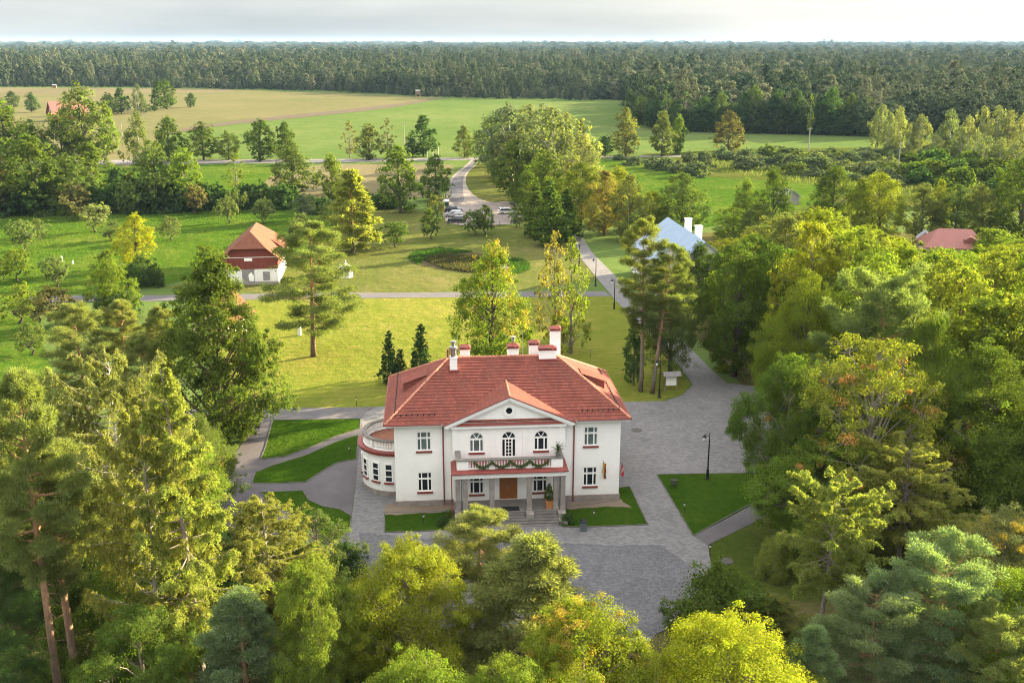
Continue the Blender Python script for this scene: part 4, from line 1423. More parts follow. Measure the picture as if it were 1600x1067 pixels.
KINDS = {
    # kind: three levels of detail, each a list of variants
    'broad': [
        [lambda s=s: lobed(s, 17, 11, 0.20, 'round', 36, 24, 110, 0.145, lobe=0.185, cr=0.36) for s in (1, 2, 3)],
        [lambda s=s: lobed(s, 16, 10, 0.16, 'round', 30, 18, 44, 0.27, lobe=0.19, cr=0.38) for s in (11, 12, 13)],
        [lambda s=s: lobed(s, 15, 9, 0.14, 'round', 24, 12, 24, 0.46, lobe=0.21, twigs=2) for s in (21, 22, 23)]],
    'oval': [
        [lambda s=s: lobed(s, 17, 8, 0.14, 'ovoid', 34, 20, 105, 0.145, lobe=0.19, cr=0.36) for s in (31, 32)],
        [lambda s=s: lobed(s, 16, 8, 0.12, 'ovoid', 30, 16, 44, 0.26, lobe=0.2, cr=0.38) for s in (33, 34)],
        [lambda s=s: lobed(s, 14, 7.5, 0.10, 'ovoid', 24, 12, 24, 0.44, lobe=0.21, twigs=2) for s in (35, 36, 37)]],
    'maple': [
        [lambda s=s: lobed(s, 15, 11, 0.22, 'round', 36, 29, 120, 0.155, lobe=0.178, hollow=0.3, cr=0.36, twigs=10) for s in (41, 42)],
        [lambda s=s: lobed(s, 14, 10, 0.2, 'round', 28, 17, 42, 0.29, lobe=0.175, hollow=0.25, cr=0.36, twigs=7) for s in (43, 44)],
        [lambda s=s: lobed(s, 13, 9, 0.18, 'round', 20, 9, 16, 0.6, lobe=0.2, twigs=3) for s in (45,)]],
    'autumn': [
        [lambda s=s: lobed(s, 16, 13, 0.28, 'spread', 58, 17, 58, 0.18, lobe=0.115, hollow=0.12, cr=0.38, twigs=14, flat=0.6, tr=0.014, mat='leaf_autumn') for s in (51,)]],
    'oak': [
        [lambda s=s: lobed(s, 20, 13, 0.08, 'ovoid', 54, 22, 50, 0.29, lobe=0.15, hollow=0.4, cr=0.36, twigs=6) for s in (61,)],
        [lambda s=s: lobed(s, 20, 13, 0.08, 'ovoid', 54, 22, 50, 0.29, lobe=0.15, hollow=0.4, cr=0.36, twigs=6) for s in (61,)]],
    'sparse': [
        [lambda s=s: lobed(s, 16, 9, 0.08, 'ovoid', 34, 15, 46, 0.19, lobe=0.15, hollow=0.35, cr=0.38, twigs=9) for s in (71, 72)],
        [lambda s=s: lobed(s, 15, 8, 0.08, 'ovoid', 24, 10, 22, 0.32, lobe=0.16, hollow=0.3, cr=0.4, twigs=8) for s in (73, 74)],
        [lambda s=s: lobed(s, 13, 6, 0.14, 'ovoid', 20, 6, 13, 0.42, lobe=0.16, twigs=5, tr=0.02) for s in (75, 76)]],
    'birch': [
        [lambda s=s: lobed(s, 18, 8, 0.2, 'ovoid', 34, 18, 70, 0.16, lobe=0.17, droop=0.55, flat=1.1, bark='bark_birch', twigs=7, tr=0.018, wide=0.5) for s in (81, 82)],
        [lambda s=s: lobed(s, 18, 8, 0.2, 'ovoid', 30, 13, 32, 0.32, lobe=0.18, droop=0.6, flat=1.1, bark='bark_birch', twigs=5, tr=0.016, wide=0.5) for s in (83, 84)],
        [lambda s=s: lobed(s, 16, 7, 0.16, 'ovoid', 24, 9, 18, 0.52, lobe=0.2, droop=0.7, flat=1.2, bark='bark_birch', twigs=3, tr=0.016, wide=0.5) for s in (85, 86, 87)]],
    'pine': [
        [lambda s=s: pine(s, 20, 6.5, 0.46, 48, 20, 105, 0.22, 0.036) for s in (91, 92, 93)],
        [lambda s=s: pine(s, 18, 7.5, 0.32, 42, 15, 28, 0.45, 0.13) for s in (94, 95)],
        [lambda s=s: pine(s, 16, 7, 0.25, 26, 8, 13, 0.7, 0.2) for s in (96,)]],
    'tall_pine': [
        [lambda s=s: pine(s, 17, 8.5, 0.20, 54, 20, 85, 0.23, 0.042, profile='ovoid', thick=0.85) for s in (201, 202, 203)]],
    'thin_pine': [
        [lambda s=s: pine(s, 22, 6.2, 0.40, 50, 17, 80, 0.22, 0.04, profile='round', thick=0.72) for s in (97, 98)]],
    'bushy_pine': [
        [lambda s=s: pine(s, 15, 8.5, 0.08, 66, 22, 90, 0.23, 0.042, profile='cone') for s in (101, 102)],
        [lambda s=s: pine(s, 15, 8, 0.08, 56, 16, 28, 0.45, 0.14, profile='cone') for s in (103, 104)]],
    'broad_pine': [
        [lambda s=s: pine(s, 15, 10, 0.24, 56, 24, 95, 0.23, 0.042, profile='spread') for s in (105, 106)],
        [lambda s=s: pine(s, 17, 11, 0.22, 54, 18, 30, 0.45, 0.14, profile='round') for s in (107,)]],
    'larch': [
        [lambda s=s: larch(s, 19, 7.5, 0.16, 90, 22, 66, 0.145, 0.045) for s in (111, 112)],
        [lambda s=s: larch(s, 18, 7, 0.14, 70, 14, 22, 0.3, 0.11) for s in (113,)]],
    'soft_larch': [
        [lambda s=s: larch(s, 18, 8, 0.14, 100, 24, 60, 0.145, 0.045, profile='ovoid', hang=1.25, up=0.4) for s in (211, 212)]],
    'round_larch': [
        [lambda s=s: larch(s, 15, 8, 0.42, 90, 26, 62, 0.145, 0.048, profile='round', hang=0.8, up=0.25) for s in (115, 116)]],
    'weeping': [
        [lambda s=s: larch(s, 17, 11, 0.10, 120, 26, 58, 0.15, 0.055, profile='round', hang=1.5, bark='bark_birch', up=0.35) for s in (117,)]],
    'thuja': [
        [lambda s=s: lobed(s, 9, 3.6, 0.02, 'column', 64, 16, 62, 0.13, lobe=0.17, top=0.9, twigs=0, tr=0.02, wide=0.45, hollow=0.5) for s in (121, 122)],
        [lambda s=s: conifer(s, 10, 4, 50, 10, 18, 0.30) for s in (123, 124)],
        [lambda s=s: conifer(s, 12, 4.5, 40, 7, 12, 0.5) for s in (125, 126)]],
    'apple': [
        [lambda s=s: lobed(s, 5, 4.6, 0.34, 'spread', 14, 11, 22, 0.24, lobe=0.19, crook=1.2, lean=0.06, top=0.62, twigs=7, tr=0.026) for s in (131, 132)],
        [lambda s=s: lobed(s, 5, 4.6, 0.34, 'spread', 14, 10, 20, 0.26, lobe=0.19, crook=1.4, lean=0.07, top=0.62, twigs=7, tr=0.026) for s in (133, 134, 135, 136)],
        [lambda s=s: lobed(s, 5, 4.6, 0.32, 'spread', 12, 8, 16, 0.36, lobe=0.2, crook=1.4, lean=0.07, top=0.62, twigs=5, tr=0.03) for s in (137, 138, 139)]],
    'bush': [
        [lambda s=s: lobed(s, 3.5, 5.2, 0.0, 'spread', 22, 16, 50, 0.15, lobe=0.2, stems=5, twigs=5, tr=0.008) for s in (141, 142)],
        [lambda s=s: lobed(s, 3.5, 5.2, 0.0, 'spread', 20, 13, 32, 0.22, lobe=0.2, stems=5, twigs=3, tr=0.008) for s in (143, 144)],
        [lambda s=s: lobed(s, 3.5, 5.5, 0.0, 'spread', 16, 9, 16, 0.5, lobe=0.22, stems=5, twigs=1, tr=0.008) for s in (145, 146)]],
}
COLOR = {
    'oak': (.046, .068, .013), 'lime': (.085, .116, .016), 'gold': (.108, .124, .014), 'green': (.056, .082, .015), 'deep': (.034, .060, .017),
    'mid': (.062, .084, .022), 'pine': (.100, .116, .042), 'bluepine': (.090, .118, .062), 'darkpine': (.052, .072, .025), 'larch': (.125, .136, .034), 'willow': (.056, .076, .042),
    'apple': (.070, .090, .032), 'birch': (.088, .106, .046), 'olive': (.078, .088, .027), 'brown': (.080, .074, .030), 'yellow': (.165, .172, .014),
    'fresh': (.076, .106, .016), 'maple': (.100, .124, .020), 'ochre': (.135, .118, .030), 'thuja': (.026, .048, .016), 'pale': (.115, .128, .050)}
PROTO = {}


def proto(kind, lod, var):
    lods = KINDS[kind]
    lod = min(lod, len(lods) - 1)
    var %= len(lods[lod])
    key = (kind, lod, var)
    if key not in PROTO:
        mb, lv, mat, bark, H, W = lods[lod][var]()
        me = bpy.data.meshes.new(kind + '_trunk')
        me.from_pydata(mb.v, [], mb.f)
        me.polygons.foreach_set('use_smooth', [True] * len(me.polygons))
        me.materials.append(MAT[bark])
        cm = lv.mesh(kind + '_crown', MAT[mat])
        co = np.concatenate(lv.V)
        z = float(np.percentile(co[:, 2], 99.3))
        w = float(np.percentile(np.hypot(co[:, 0], co[:, 1]), 91 if mat != 'needle' else 96.5)) * 2
        PROTO[key] = (me, cm, z, w)
    return PROTO[key]


NAME = {'pine': 'pine_tree', 'thin_pine': 'pine_tree', 'tall_pine': 'pine_tree', 'bushy_pine': 'pine_tree', 'broad_pine': 'pine_tree', 'larch': 'larch_tree', 'round_larch': 'larch_tree', 'soft_larch': 'larch_tree', 'weeping': 'birch_tree', 'birch': 'birch_tree',
        'thuja': 'thuja_tree', 'apple': 'apple_tree', 'bush': 'bush', 'oak': 'oak_tree', 'maple': 'maple_tree', 'autumn': 'maple_tree'}
BARKC = {'oak': (.13, .095, .065), 'broad': (.10, .085, .07), 'larch': (.24, .20, .17), 'round_larch': (.23, .20, .175), 'soft_larch': (.30, .27, .24), 'pine': (.17, .12, .085), 'thin_pine': (.15, .125, .10), 'tall_pine': (.17, .12, .085), 'autumn': (.26, .23, .20), 'maple': (.24, .20, .16), 'sparse': (.20, .17, .145), 'apple': (.075, .06, .05)}
trees = []
TRNG = random.Random(77)


def plant(kind, pos, h, w, color, label, cat=None, group=None, lod=None, var=None, lean=None, mat=None):
    d = math.hypot(pos[0], pos[1])
    if lod is None:
        lod = 0 if d < 92 else (1 if d < 235 else 2)
    i = len(trees)
    tm, cm, H, W = proto(kind, lod, i if var is None else var)
    name = NAME.get(kind, 'broadleaf_tree')
    e = empty(name, (pos[0], pos[1], 0), TRNG.uniform(0, 2 * PI), label, cat or ('bush' if kind == 'bush' else 'tree'), group)
    if lean:
        e.rotation_euler = (lean[0], lean[1], e.rotation_euler.z if len(lean) < 3 else lean[2])
    e.scale = (w / W, w / W, h / H)
    c = COLOR[color] if isinstance(color, str) else color
    k = TRNG.uniform(0.9, 1.1)
    t = bpy.data.objects.new('trunk', tm)
    t.color = (*BARKC.get(kind, (.13, .11, .09)), 1)
    cr = bpy.data.objects.new('crown', cm)
    cr.color = (c[0] * k * TRNG.uniform(0.93, 1.07), c[1] * k, c[2] * k, 1)
    if mat:
        cr.material_slots[0].link = 'OBJECT'
        cr.material_slots[0].material = MAT[mat]
    for o in (t, cr):
        COL.objects.link(o)
        o.parent = e
    trees.append((pos[0], pos[1], h, w))
    return e


def T(kind, xb, yb, ytop, wpx, color, label, group=None, cat=None, **kw):
    p = G(xb, yb)
    h = height_at(p, ytop)
    depth = (Vector((p.x, p.y, h * 0.6)) - CAM_P).dot(FWD)
    return plant(kind, p, h, wpx * depth / FOC, color, label, cat, group, **kw)


# --- foreground, left to right
T('pine', 97, 1118, 588, 150, 'pine', 'tall pine with bare sunlit orange trunk at the left edge of the foreground', var=0)
T('pine', 124, 1082, 690, 175, 'pine', 'pine with thick red trunk close behind the leaning orange pine', var=1)
T('weeping', 205, 915, 556, 225, (.115, .118, .042), 'broad weeping birch with olive drooping twigs above the front left trees')
T('soft_larch', 258, 1085, 650, 200, 'larch', 'feathery yellow-green larch with pale forked trunk in the left foreground', var=0)
T('larch', 320, 1092, 592, 190, 'larch', 'tallest feathery larch standing beside the gravel path in the foreground', var=1)
T('soft_larch', 428, 980, 778, 185, 'larch', 'pale yellow larch with wide sprays below the lowest grass patch', var=1)
T('sparse', 500, 925, 800, 120, 'mid', 'thin broken-topped tree reaching over the cobbles near the round bay')
T('bushy_pine', 395, 1170, 930, 190, 'bluepine', 'blue-green young pine at the bottom edge beside the path', var=0)
T('maple', 505, 1150, 878, 165, 'maple', 'small yellow-green maple between the blue-green pine and the big yellow maple', var=0)
T('maple', 645, 1105, 856, 205, 'gold', 'big round yellow maple in the foreground left of the two forecourt pines', var=1)
T('pine', 745, 1005, 800, 135, 'pine', 'slim pine with red trunk standing in front of the porch steps', var=2)
T('bushy_pine', 818, 1085, 842, 245, 'pine', 'bushy dark pine on the forecourt edge right of the slim red-trunked pine', var=1)
T('maple', 918, 1215, 950, 260, 'gold', 'golden maple at the bottom centre with thin bare twigs on top', var=0, mat='leaf_gold')
T('maple', 1135, 1225, 975, 280, 'yellow', 'bright yellow maple filling the bottom edge below the round dark bush', var=1)
T('bush', 1120, 1000, 888, 165, 'oak', 'round dark bushy tree at the corner of the dark cobbles', var=0)
T('round_larch', 1278, 1012, 742, 175, 'larch', 'yellow-green larch with pale trunk on the lower lawn', var=0)
T('round_larch', 1398, 925, 692, 205, 'larch', 'larger round-topped larch right of the pale-trunked larch', var=1)
T('larch', 1512, 868, 722, 95, 'pine', 'slender grey-green larch in front of the deep shade at the right')
T('broad_pine', 1352, 1125, 905, 190, 'bluepine', 'blue-green pine with orange trunk at the bottom right', var=0)
T('broad_pine', 1455, 1120, 855, 215, 'bluepine', 'highest wide blue-green pine behind the orange-trunked pine at the bottom right', var=1)
T('maple', 1548, 1030, 806, 190, 'pale', 'pale green maple with silver twigs at the lower right edge', var=1, mat='leaf_gold')
T('autumn', 1345, 862, 532, 265, 'maple', 'wide maple turning orange at the tips with silver bare twigs showing')
T('maple', 1225, 835, 566, 165, 'green', 'dense green maple with its edge over the court beside the orange-tipped maple', var=0)
T('maple', 1285, 875, 690, 210, 'fresh', 'low green maple below the orange-tipped maple', var=1)
T('broad', 1518, 850, 545, 240, 'green', 'huge deep green linden right of the orange-tipped maple', var=0)
T('broad', 1625, 900, 600, 240, 'green', 'deep green linden cut by the right edge of the photograph', var=1)
T('broad', 1440, 785, 500, 150, 'fresh', 'bright green linden standing between the pine and the huge deep green linden', var=2)
T('broad_pine', 1352, 740, 420, 190, (.080, .098, .040), 'wide grey-green pine rising behind the orange-tipped maple', lod=0)
T('broad', 1240, 690, 432, 130, 'lime', 'tall yellow-green tree left of the wide pine behind the orange-tipped maple', lod=0)
for xb, yb, yt, w, c, kd in ((20, 1180, 985, 150, 'deep', 'broad'), (215, 1010, 840, 150, 'green', 'broad'), (70, 985, 850, 130, 'deep', 'broad'),
                            (245, 1170, 960, 190, 'green', 'maple'), (120, 900, 700, 190, 'mid', 'broad'), (-10, 1010, 690, 180, 'pine', 'pine'), (-20, 900, 640, 190, 'pine', 'pine'),
                            (520, 1080, 920, 120, 'deep', 'bush'), (470, 960, 850, 120, 'mid', 'bush'), (540, 905, 850, 80, 'deep', 'bush'), (600, 1060, 930, 150, 'oak', 'bush'), (930, 1080, 980, 120, 'deep', 'bush'), (660, 1300, 1030, 220, 'lime', 'maple'), (790, 1290, 1035, 200, 'lime', 'maple'),
                            (395, 870, 790, 80, 'mid', 'bush'), (360, 1010, 900, 110, 'deep', 'bush'), (120, 1060, 960, 120, 'green', 'bush'), (200, 1090, 985, 120, 'green', 'bush'), (290, 1000, 900, 110, 'mid', 'bush'), (150, 960, 860, 110, 'mid', 'bush'), (285, 870, 690, 160, 'lime', 'broad'), (330, 800, 650, 120, 'mid', 'broad')):
    T(kd, xb, yb, yt, w, c, 'green undergrowth tree half hidden between the foreground larches, pines and maples', 'undergrowth trees of the foreground')
for xb, yb, yt, w, c, kd in ((1205, 1010, 925, 130, 'larch', 'larch'), (1330, 880, 835, 60, 'fresh', 'bush'), (1500, 900, 800, 140, 'lime', 'maple'),
                            (1560, 1140, 900, 200, 'lime', 'maple'), (1260, 1060, 985, 100, 'mid', 'bush'), (1530, 1180, 950, 150, 'pine', 'broad_pine'), (1262, 1180, 985, 120, 'bluepine', 'bushy_pine'), (1610, 820, 730, 130, 'mid', 'bush'),
                            (1590, 1000, 880, 150, 'pale', 'maple'), (1455, 850, 770, 120, 'green', 'bush'), (1205, 900, 840, 60, 'larch', 'bush')):
    T(kd, xb, yb, yt, w, c, 'small tree growing low between the lower right larches and blue-green pines', 'undergrowth of the lower right')

# --- left middle: pines, the oak, the orchard
T('oak', 344, 692, 397, 186, 'oak', 'tall dark oak in front of the red barn, left of the lone pine')
T('tall_pine', 490, 557, 350, 152, 'pine', 'lone pine with red trunk on the sunlit lawn behind the manor', var=0, lod=0)
T('pine', 267, 650, 483, 85, 'pine', 'orange-trunked pine with layered crown left of the dark oak', var=1, lod=0)
T('pine', 203, 640, 472, 78, 'pine', 'flat-topped pine with bent red trunk above the weeping birch', var=0, lod=0)
T('tall_pine', 140, 660, 475, 120, 'pine', 'wide grey-green pine at the top of the left pine group', lod=0)
T('tall_pine', 238, 700, 525, 95, 'pine', 'short grey-green pine between the two orange-trunked pines', lod=0)
T('tall_pine', 60, 730, 590, 115, 'pine', 'grey-green pine at the left edge below the shaded orchard grass', lod=0)
T('oval', 212, 420, 336, 62, 'yellow', 'bright yellow maple with pale trunk standing in the orchard grass')
T('oval', 178, 500, 392, 72, 'lime', 'yellow-green maple beside the lane, in front of the bright yellow one')
T('bush', 226, 446, 398, 62, 'deep', 'dark round bush right of the yellow maples')
T('bush', 185, 500, 455, 75, 'deep', 'low dark green bush at the foot of the yellow-green maple')
for k, (xb, yb, yt, w, c, lab) in enumerate((
        (36, 393, 344, 46, 'apple', 'crooked apple tree, upper one near the left edge of the orchard'),
        (66, 376, 341, 30, 'apple', 'small leaning apple tree right of the crooked apple tree by the left edge'),
        (31, 440, 388, 46, 'lime', 'open apple tree casting a long shadow at the left orchard edge'),
        (5, 437, 404, 42, 'oak', 'dark apple tree cut by the left edge of the photograph'),
        (88, 450, 400, 44, 'apple', 'grey-green apple tree beside two white stones'),
        (28, 506, 447, 78, 'lime', 'wide yellow-lit apple tree below the lane at the left'),
        (93, 515, 447, 78, 'brown', 'dense brownish apple tree beside the lane, right of the yellow-lit one'),
        (50, 555, 505, 66, 'mid', 'low dark apple tree in the orchard shade'),
        (151, 362, 318, 46, 'pale', 'thin apple tree with wispy pale crown at the top of the orchard'),
        (172, 377, 347, 40, 'apple', 'flat-topped apple tree touching the bright yellow maple'),
        (270, 376, 338, 38, 'apple', 'lone small apple tree with bent trunk in the middle of the orchard'),
        (358, 349, 306, 38, 'apple', 'apple tree with rusty top at the back of the orchard'),
        (412, 349, 311, 38, 'apple', 'round green apple tree at the back of the orchard near the barn'),
        (466, 378, 333, 42, 'apple', 'pale apple tree behind the barn roof'),
        (472, 345, 303, 42, 'willow', 'grey-green apple tree in front of the dark hedge'),
        (518, 352, 315, 40, 'apple', 'dark-trunked apple tree under the golden conifer'),
        (305, 334, 290, 44, 'brown', 'brownish apple tree against the dark hedge'),
        (372, 334, 296, 34, 'apple', 'narrow apple tree against the dark hedge'),
        (425, 327, 294, 42, 'mid', 'dull green apple tree right of the narrow one at the hedge'),
        (127, 342, 285, 62, 'brown', 'big brownish willow-leaved tree at the orchard corner'),
        (620, 387, 347, 48, 'oak', 'dark apple tree with forked trunk beside the pond lawn'),
        (676, 374, 326, 36, 'oak', 'upright dark apple tree left of the parked cars'),
        (740, 369, 329, 42, 'oak', 'left tree of the pair in front of the parking place'),
        (758, 367, 321, 42, 'oak', 'right tree of the pair in front of the parking place'),
        (805, 356, 330, 26, 'mid', 'small tree at the right corner of the parking place'),
        (684, 345, 305, 32, 'olive', 'olive small tree leaning over the wooden poles by the cars'))):
    T('apple', xb, yb, yt, w, c, lab, 'orchard and park fruit trees')

# --- belt of trees beyond the orchard and along the main road
for kd, xb, yb, yt, w, c, lab in (
        ('broad', 626, 333, 230, 72, 'green', 'large dark linden left of the access road'),
        ('oval', 681, 314, 243, 48, 'green', 'smaller linden beside the large one by the access road'),
        ('bushy_pine', 551, 395, 268, 82, 'larch', 'golden-lit conifer standing on the park lawn'),
        ('oval', 521, 312, 242, 44, 'fresh', 'fresh green tree behind the golden-lit conifer'),
        ('broad', 456, 307, 226, 80, 'mid', 'wide-armed oak before the beige field'),
        ('sparse', 370, 304, 241, 44, 'lime', 'light green open-crowned tree left of the wide-armed oak'),
        ('oval', 292, 328, 233, 56, 'lime', 'yellow-green tree rising from the dark hedge'),
        ('broad', 252, 330, 222, 74, 'mid', 'tall dull green tree left of the yellow-green hedge tree'),
        ('oval', 145, 294, 223, 64, 'fresh', 'bright round tree in front of the huge grey-green willow'),
        ('broad', 60, 334, 214, 105, 'green', 'broad leafy tree at the left end of the dark hedge'),
        ('broad', 112, 332, 242, 74, 'mid', 'brownish green tree beside the broad leafy one at the left'),
        ('broad', 4, 336, 240, 64, 'brown', 'dull brown-green tree cut by the left edge above the orchard'),
        ('broad', 18, 276, 162, 86, 'fresh', 'bright green tree at the left edge below the red farm roof'),
        ('broad', 58, 272, 188, 56, 'mid', 'dark tree in front of the red farm house'),
        ('broad', 140, 268, 134, 92, 'mid', 'huge grey-green willow right of the red farm house'),
        ('broad', 104, 272, 188, 60, 'oak', 'dark tree below the red farm house, left of the huge willow'),
        ('oval', 172, 240, 163, 30, 'lime', 'yellowish tree on the right flank of the huge willow'),
        ('birch', 218, 266, 176, 48, 'mid', 'dark birch with white trunk behind the hedge trees'),
        ('broad', 264, 252, 184, 50, 'oak', 'dark green tree right of the white-trunked dark birch'),
        ('broad', 319, 250, 191, 52, 'oak', 'first dark round roadside tree, beside the ploughed strip'),
        ('broad', 358, 250, 206, 40, 'mid', 'smallest of the four round roadside trees left of the wide-armed oak'),
        ('broad', 406, 252, 188, 50, 'oak', 'largest round roadside tree with thick dark trunk'),
        ('oval', 448, 250, 192, 38, 'oak', 'narrower dark roadside tree behind the wide-armed oak'),
        ('sparse', 547, 248, 189, 28, 'brown', 'thin half-bare roadside tree, left one of two'),
        ('oval', 577, 250, 194, 40, 'olive', 'olive roadside tree between two thin half-bare ones'),
        ('sparse', 606, 247, 185, 28, 'brown', 'thin half-bare roadside tree with straight dark trunk, right one of two'),
        ('oval', 662, 245, 181, 46, 'deep', 'dark roadside tree behind the large linden'),
        ('broad', 644, 246, 216, 26, 'deep', 'low dark tree at the foot of the dark roadside tree'),
        ('oval', 726, 247, 197, 30, 'olive', 'narrow roadside tree at the junction of the access road'),
        ('oval', 906, 247, 188, 32, 'olive', 'olive roadside tree behind the tall birches'),
        ('broad', 946, 244, 213, 36, 'deep', 'low dark spreading tree beside the road right of the birches'),
        ('oval', 978, 244, 170, 46, 'olive', 'tall olive roadside tree right of the low dark spreading one'),
        ('oval', 1034, 244, 175, 42, 'olive', 'round-topped roadside tree, left of a touching pair'),
        ('oval', 1058, 241, 180, 26, 'green', 'greener roadside tree, right of a touching pair'),
        ('oval', 1138, 236, 174, 44, 'brown', 'lone brownish tree at the far edge of the willow scrub'),
        ('oval', 190, 178, 138, 30, 'deep', 'dark tree at the field edge right of the huge willow'),
        ('birch', 217, 178, 132, 22, 'willow', 'pale slender birch in the row of field trees'),
        ('thuja', 241, 174, 128, 22, 'deep', 'dark pointed spruce in the row of field trees'),
        ('broad', 261, 171, 126, 38, 'oak', 'largest dark tree at the right end of the row of field trees'),
        ('broad', 298, 168, 146, 18, 'deep', 'tiny lone tree out on the stubble field'),
        ('broad', 172, 180, 145, 28, 'deep', 'dark tree between the huge willow and the row of field trees'),
        ('thuja', 228, 176, 150, 16, 'deep', 'small pointed spruce between the pale birch and the dark spruce'),
        ('broad', 22, 168, 143, 22, 'deep', 'small dark tree on the dry field at the far left'),
        ('broad', 50, 176, 145, 24, 'deep', 'small dark tree beside the red farm roof'),
        ('broad', 8, 190, 155, 30, 'mid', 'grey-green tree far off at the left edge')):
    T(kd, xb, yb, yt, w, c, lab)
for i, (xb, yb, yt, w, c) in enumerate(((0, 334, 290, 70, 'deep'), (30, 334, 292, 60, 'deep'), (75, 332, 285, 70, 'deep'), (105, 332, 292, 60, 'green'), (150, 330, 287, 56, 'deep'), (178, 330, 288, 50, 'deep'), (205, 331, 270, 60, 'mid'),
                                (232, 331, 286, 60, 'deep'), (275, 330, 284, 56, 'deep'), (318, 327, 286, 44, 'deep'), (345, 326, 288, 42, 'deep'), (392, 326, 287, 44, 'deep'), (415, 326, 284, 40, 'deep'), (445, 326, 288, 44, 'deep'), (488, 328, 305, 32, 'deep'),
                                (504, 334, 308, 32, 'deep'), (573, 322, 296, 32, 'deep'), (594, 327, 303, 22, 'deep'), (612, 326, 306, 18, 'deep'), (185, 300, 262, 30, 'deep'), (235, 300, 266, 36, 'deep'))):
    T('bush', xb, yb, yt, w * 1.25, c, 'dark bush in the hedge along the back of the orchard', 'hedge bushes behind the orchard')

# --- avenue of birches and lindens in the middle
for kd, xb, yb, yt, w, c, lab in (
        ('birch', 768, 262, 186, 67, 'mid', 'dark birch at the road end of the birch avenue'),
        ('birch', 792, 275, 172, 84, 'willow', 'grey-green birch second from the road in the avenue'),
        ('birch', 820, 288, 167, 86, 'birch', 'tall birch with twin white trunks showing in the avenue'),
        ('birch', 848, 300, 168, 91, 'birch', 'tall birch at the top middle of the avenue'),
        ('birch', 880, 312, 180, 89, 'pale', 'sunlit pale birch on the right shoulder of the avenue'),
        ('birch', 905, 330, 212, 72, 'pale', 'lower sunlit birch on the right slope of the avenue'),
        ('birch', 800, 284, 166, 80, 'willow', 'tallest grey-green birch on the left of the avenue top'),
        ('birch', 862, 318, 172, 84, 'birch', 'full-crowned birch in front of the avenue top'),
        ('birch', 925, 345, 228, 56, 'pale', 'lowest sunlit birch at the right end of the avenue'),
        ('broad', 808, 318, 222, 84, 'green', 'green linden on the dark left side of the avenue'),
        ('broad', 852, 335, 235, 84, 'lime', 'half-lit linden in the middle of the avenue'),
        ('broad', 906, 352, 258, 76, 'gold', 'golden linden right of the half-lit linden'),
        ('broad', 822, 345, 268, 60, 'oak', 'dark linden in front of the avenue beside the parking place'),
        ('oval', 944, 368, 268, 70, 'ochre', 'ochre-lit tree at the corner of the cobbled avenue road'),
        ('oval', 985, 378, 275, 66, 'olive', 'olive tree right of the cobbled road'),
        ('broad', 962, 350, 262, 60, 'gold', 'golden tree behind the ochre-lit tree'),
        ('broad', 1015, 356, 300, 44, 'olive', 'small open tree on the sunlit meadow edge'),
        ('thuja', 838, 370, 290, 44, 'oak', 'left pointed thuja of the clump beside the cobbled road'),
        ('thuja', 862, 384, 283, 56, 'oak', 'tallest pointed thuja of the clump beside the cobbled road'),
        ('thuja', 884, 375, 296, 52, 'oak', 'right thuja of the clump beside the cobbled road'),
        ('broad', 782, 282, 215, 50, 'green', 'leafy linden low on the left edge of the avenue')):
    T(kd, xb, yb, yt, w, c, lab)

# --- trees round the manor lawn
T('broad', 768, 590, 383, 122, 'lime', 'yellow-topped tree right behind the manor roof ridge', var=0, mat='leaf_gold')
T('sparse', 892, 552, 372, 60, 'lime', 'slim pale-trunked tree right of the tall white chimney', var=1)
T('sparse', 868, 545, 362, 62, 'ochre', 'slim tree with withered bare top beside the pale-trunked one', var=0)
T('thin_pine', 1001, 612, 343, 86, (.088, .106, .034), 'tall thick-trunked pine at the back corner of the lawn', var=0)
T('thin_pine', 1019, 615, 382, 84, (.070, .090, .032), 'leaning tall pine right of the thick-trunked pine', lean=(0.0, 0.10, 0.0), var=1)
T('oval', 990, 602, 500, 38, 'deep', 'small dark leafy tree under the thick-trunked pine', var=0)
T('broad', 1047, 588, 402, 96, 'mid', 'leafy tree between the leaning pine and the notice board', var=1, lod=0)
T('thuja', 609, 600, 518, 30, 'thuja', 'left dark thuja beside the manor roof', var=0)
T('thuja', 625, 602, 548, 30, 'thuja', 'low dark thuja nestled against the left thuja by the roof', var=1)
T('thuja', 658, 602, 508, 38, 'thuja', 'right dark thuja with pointed tip beside the manor roof', var=0)
T('broad', 1146, 588, 386, 128, 'oak', 'dark broad tree overhanging the cobbled road', var=0)
T('broad', 1122, 524, 392, 100, 'oak', 'dark tree in front of the blue roof', var=1)
T('broad', 1185, 580, 385, 110, 'oak', 'dark tree right of the cobbled road above the court', var=2)
T('broad', 1172, 535, 372, 120, 'oak', 'tallest dark tree behind the two that overhang the cobbled road')
T('bush', 1131, 580, 566, 22, 'yellow', 'small yellow shrub lit by the sun beside the cobbled road')
T('broad', 1086, 474, 380, 60, 'oak', 'small dark tree at the near end of the blue roof')
T('broad', 1064, 372, 272, 80, 'mid', 'dark tree with gold edges behind the blue roof')
T('broad', 1028, 368, 300, 50, 'gold', 'golden tree at the left end of the blue roof')
T('broad', 1206, 365, 263, 56, 'oak', 'dark-sided tree left of the grey outbuilding roof')
T('broad', 1295, 372, 260, 78, 'oak', 'dark-sided tree right of the grey outbuilding roof')
T('broad', 1375, 378, 271, 72, 'gold', 'golden round tree before the willow scrub')
T('broad', 1438, 378, 288, 70, 'olive', 'olive tree in the row behind the red hip roof')
T('broad', 1490, 380, 290, 66, 'mid', 'dark tree in the row behind the red hip roof')
T('broad', 1535, 382, 292, 60, 'olive', 'right olive tree in the row behind the red hip roof')
T('broad', 1590, 385, 245, 110, 'oak', 'tall dark tree at the right edge behind the red hip roof')
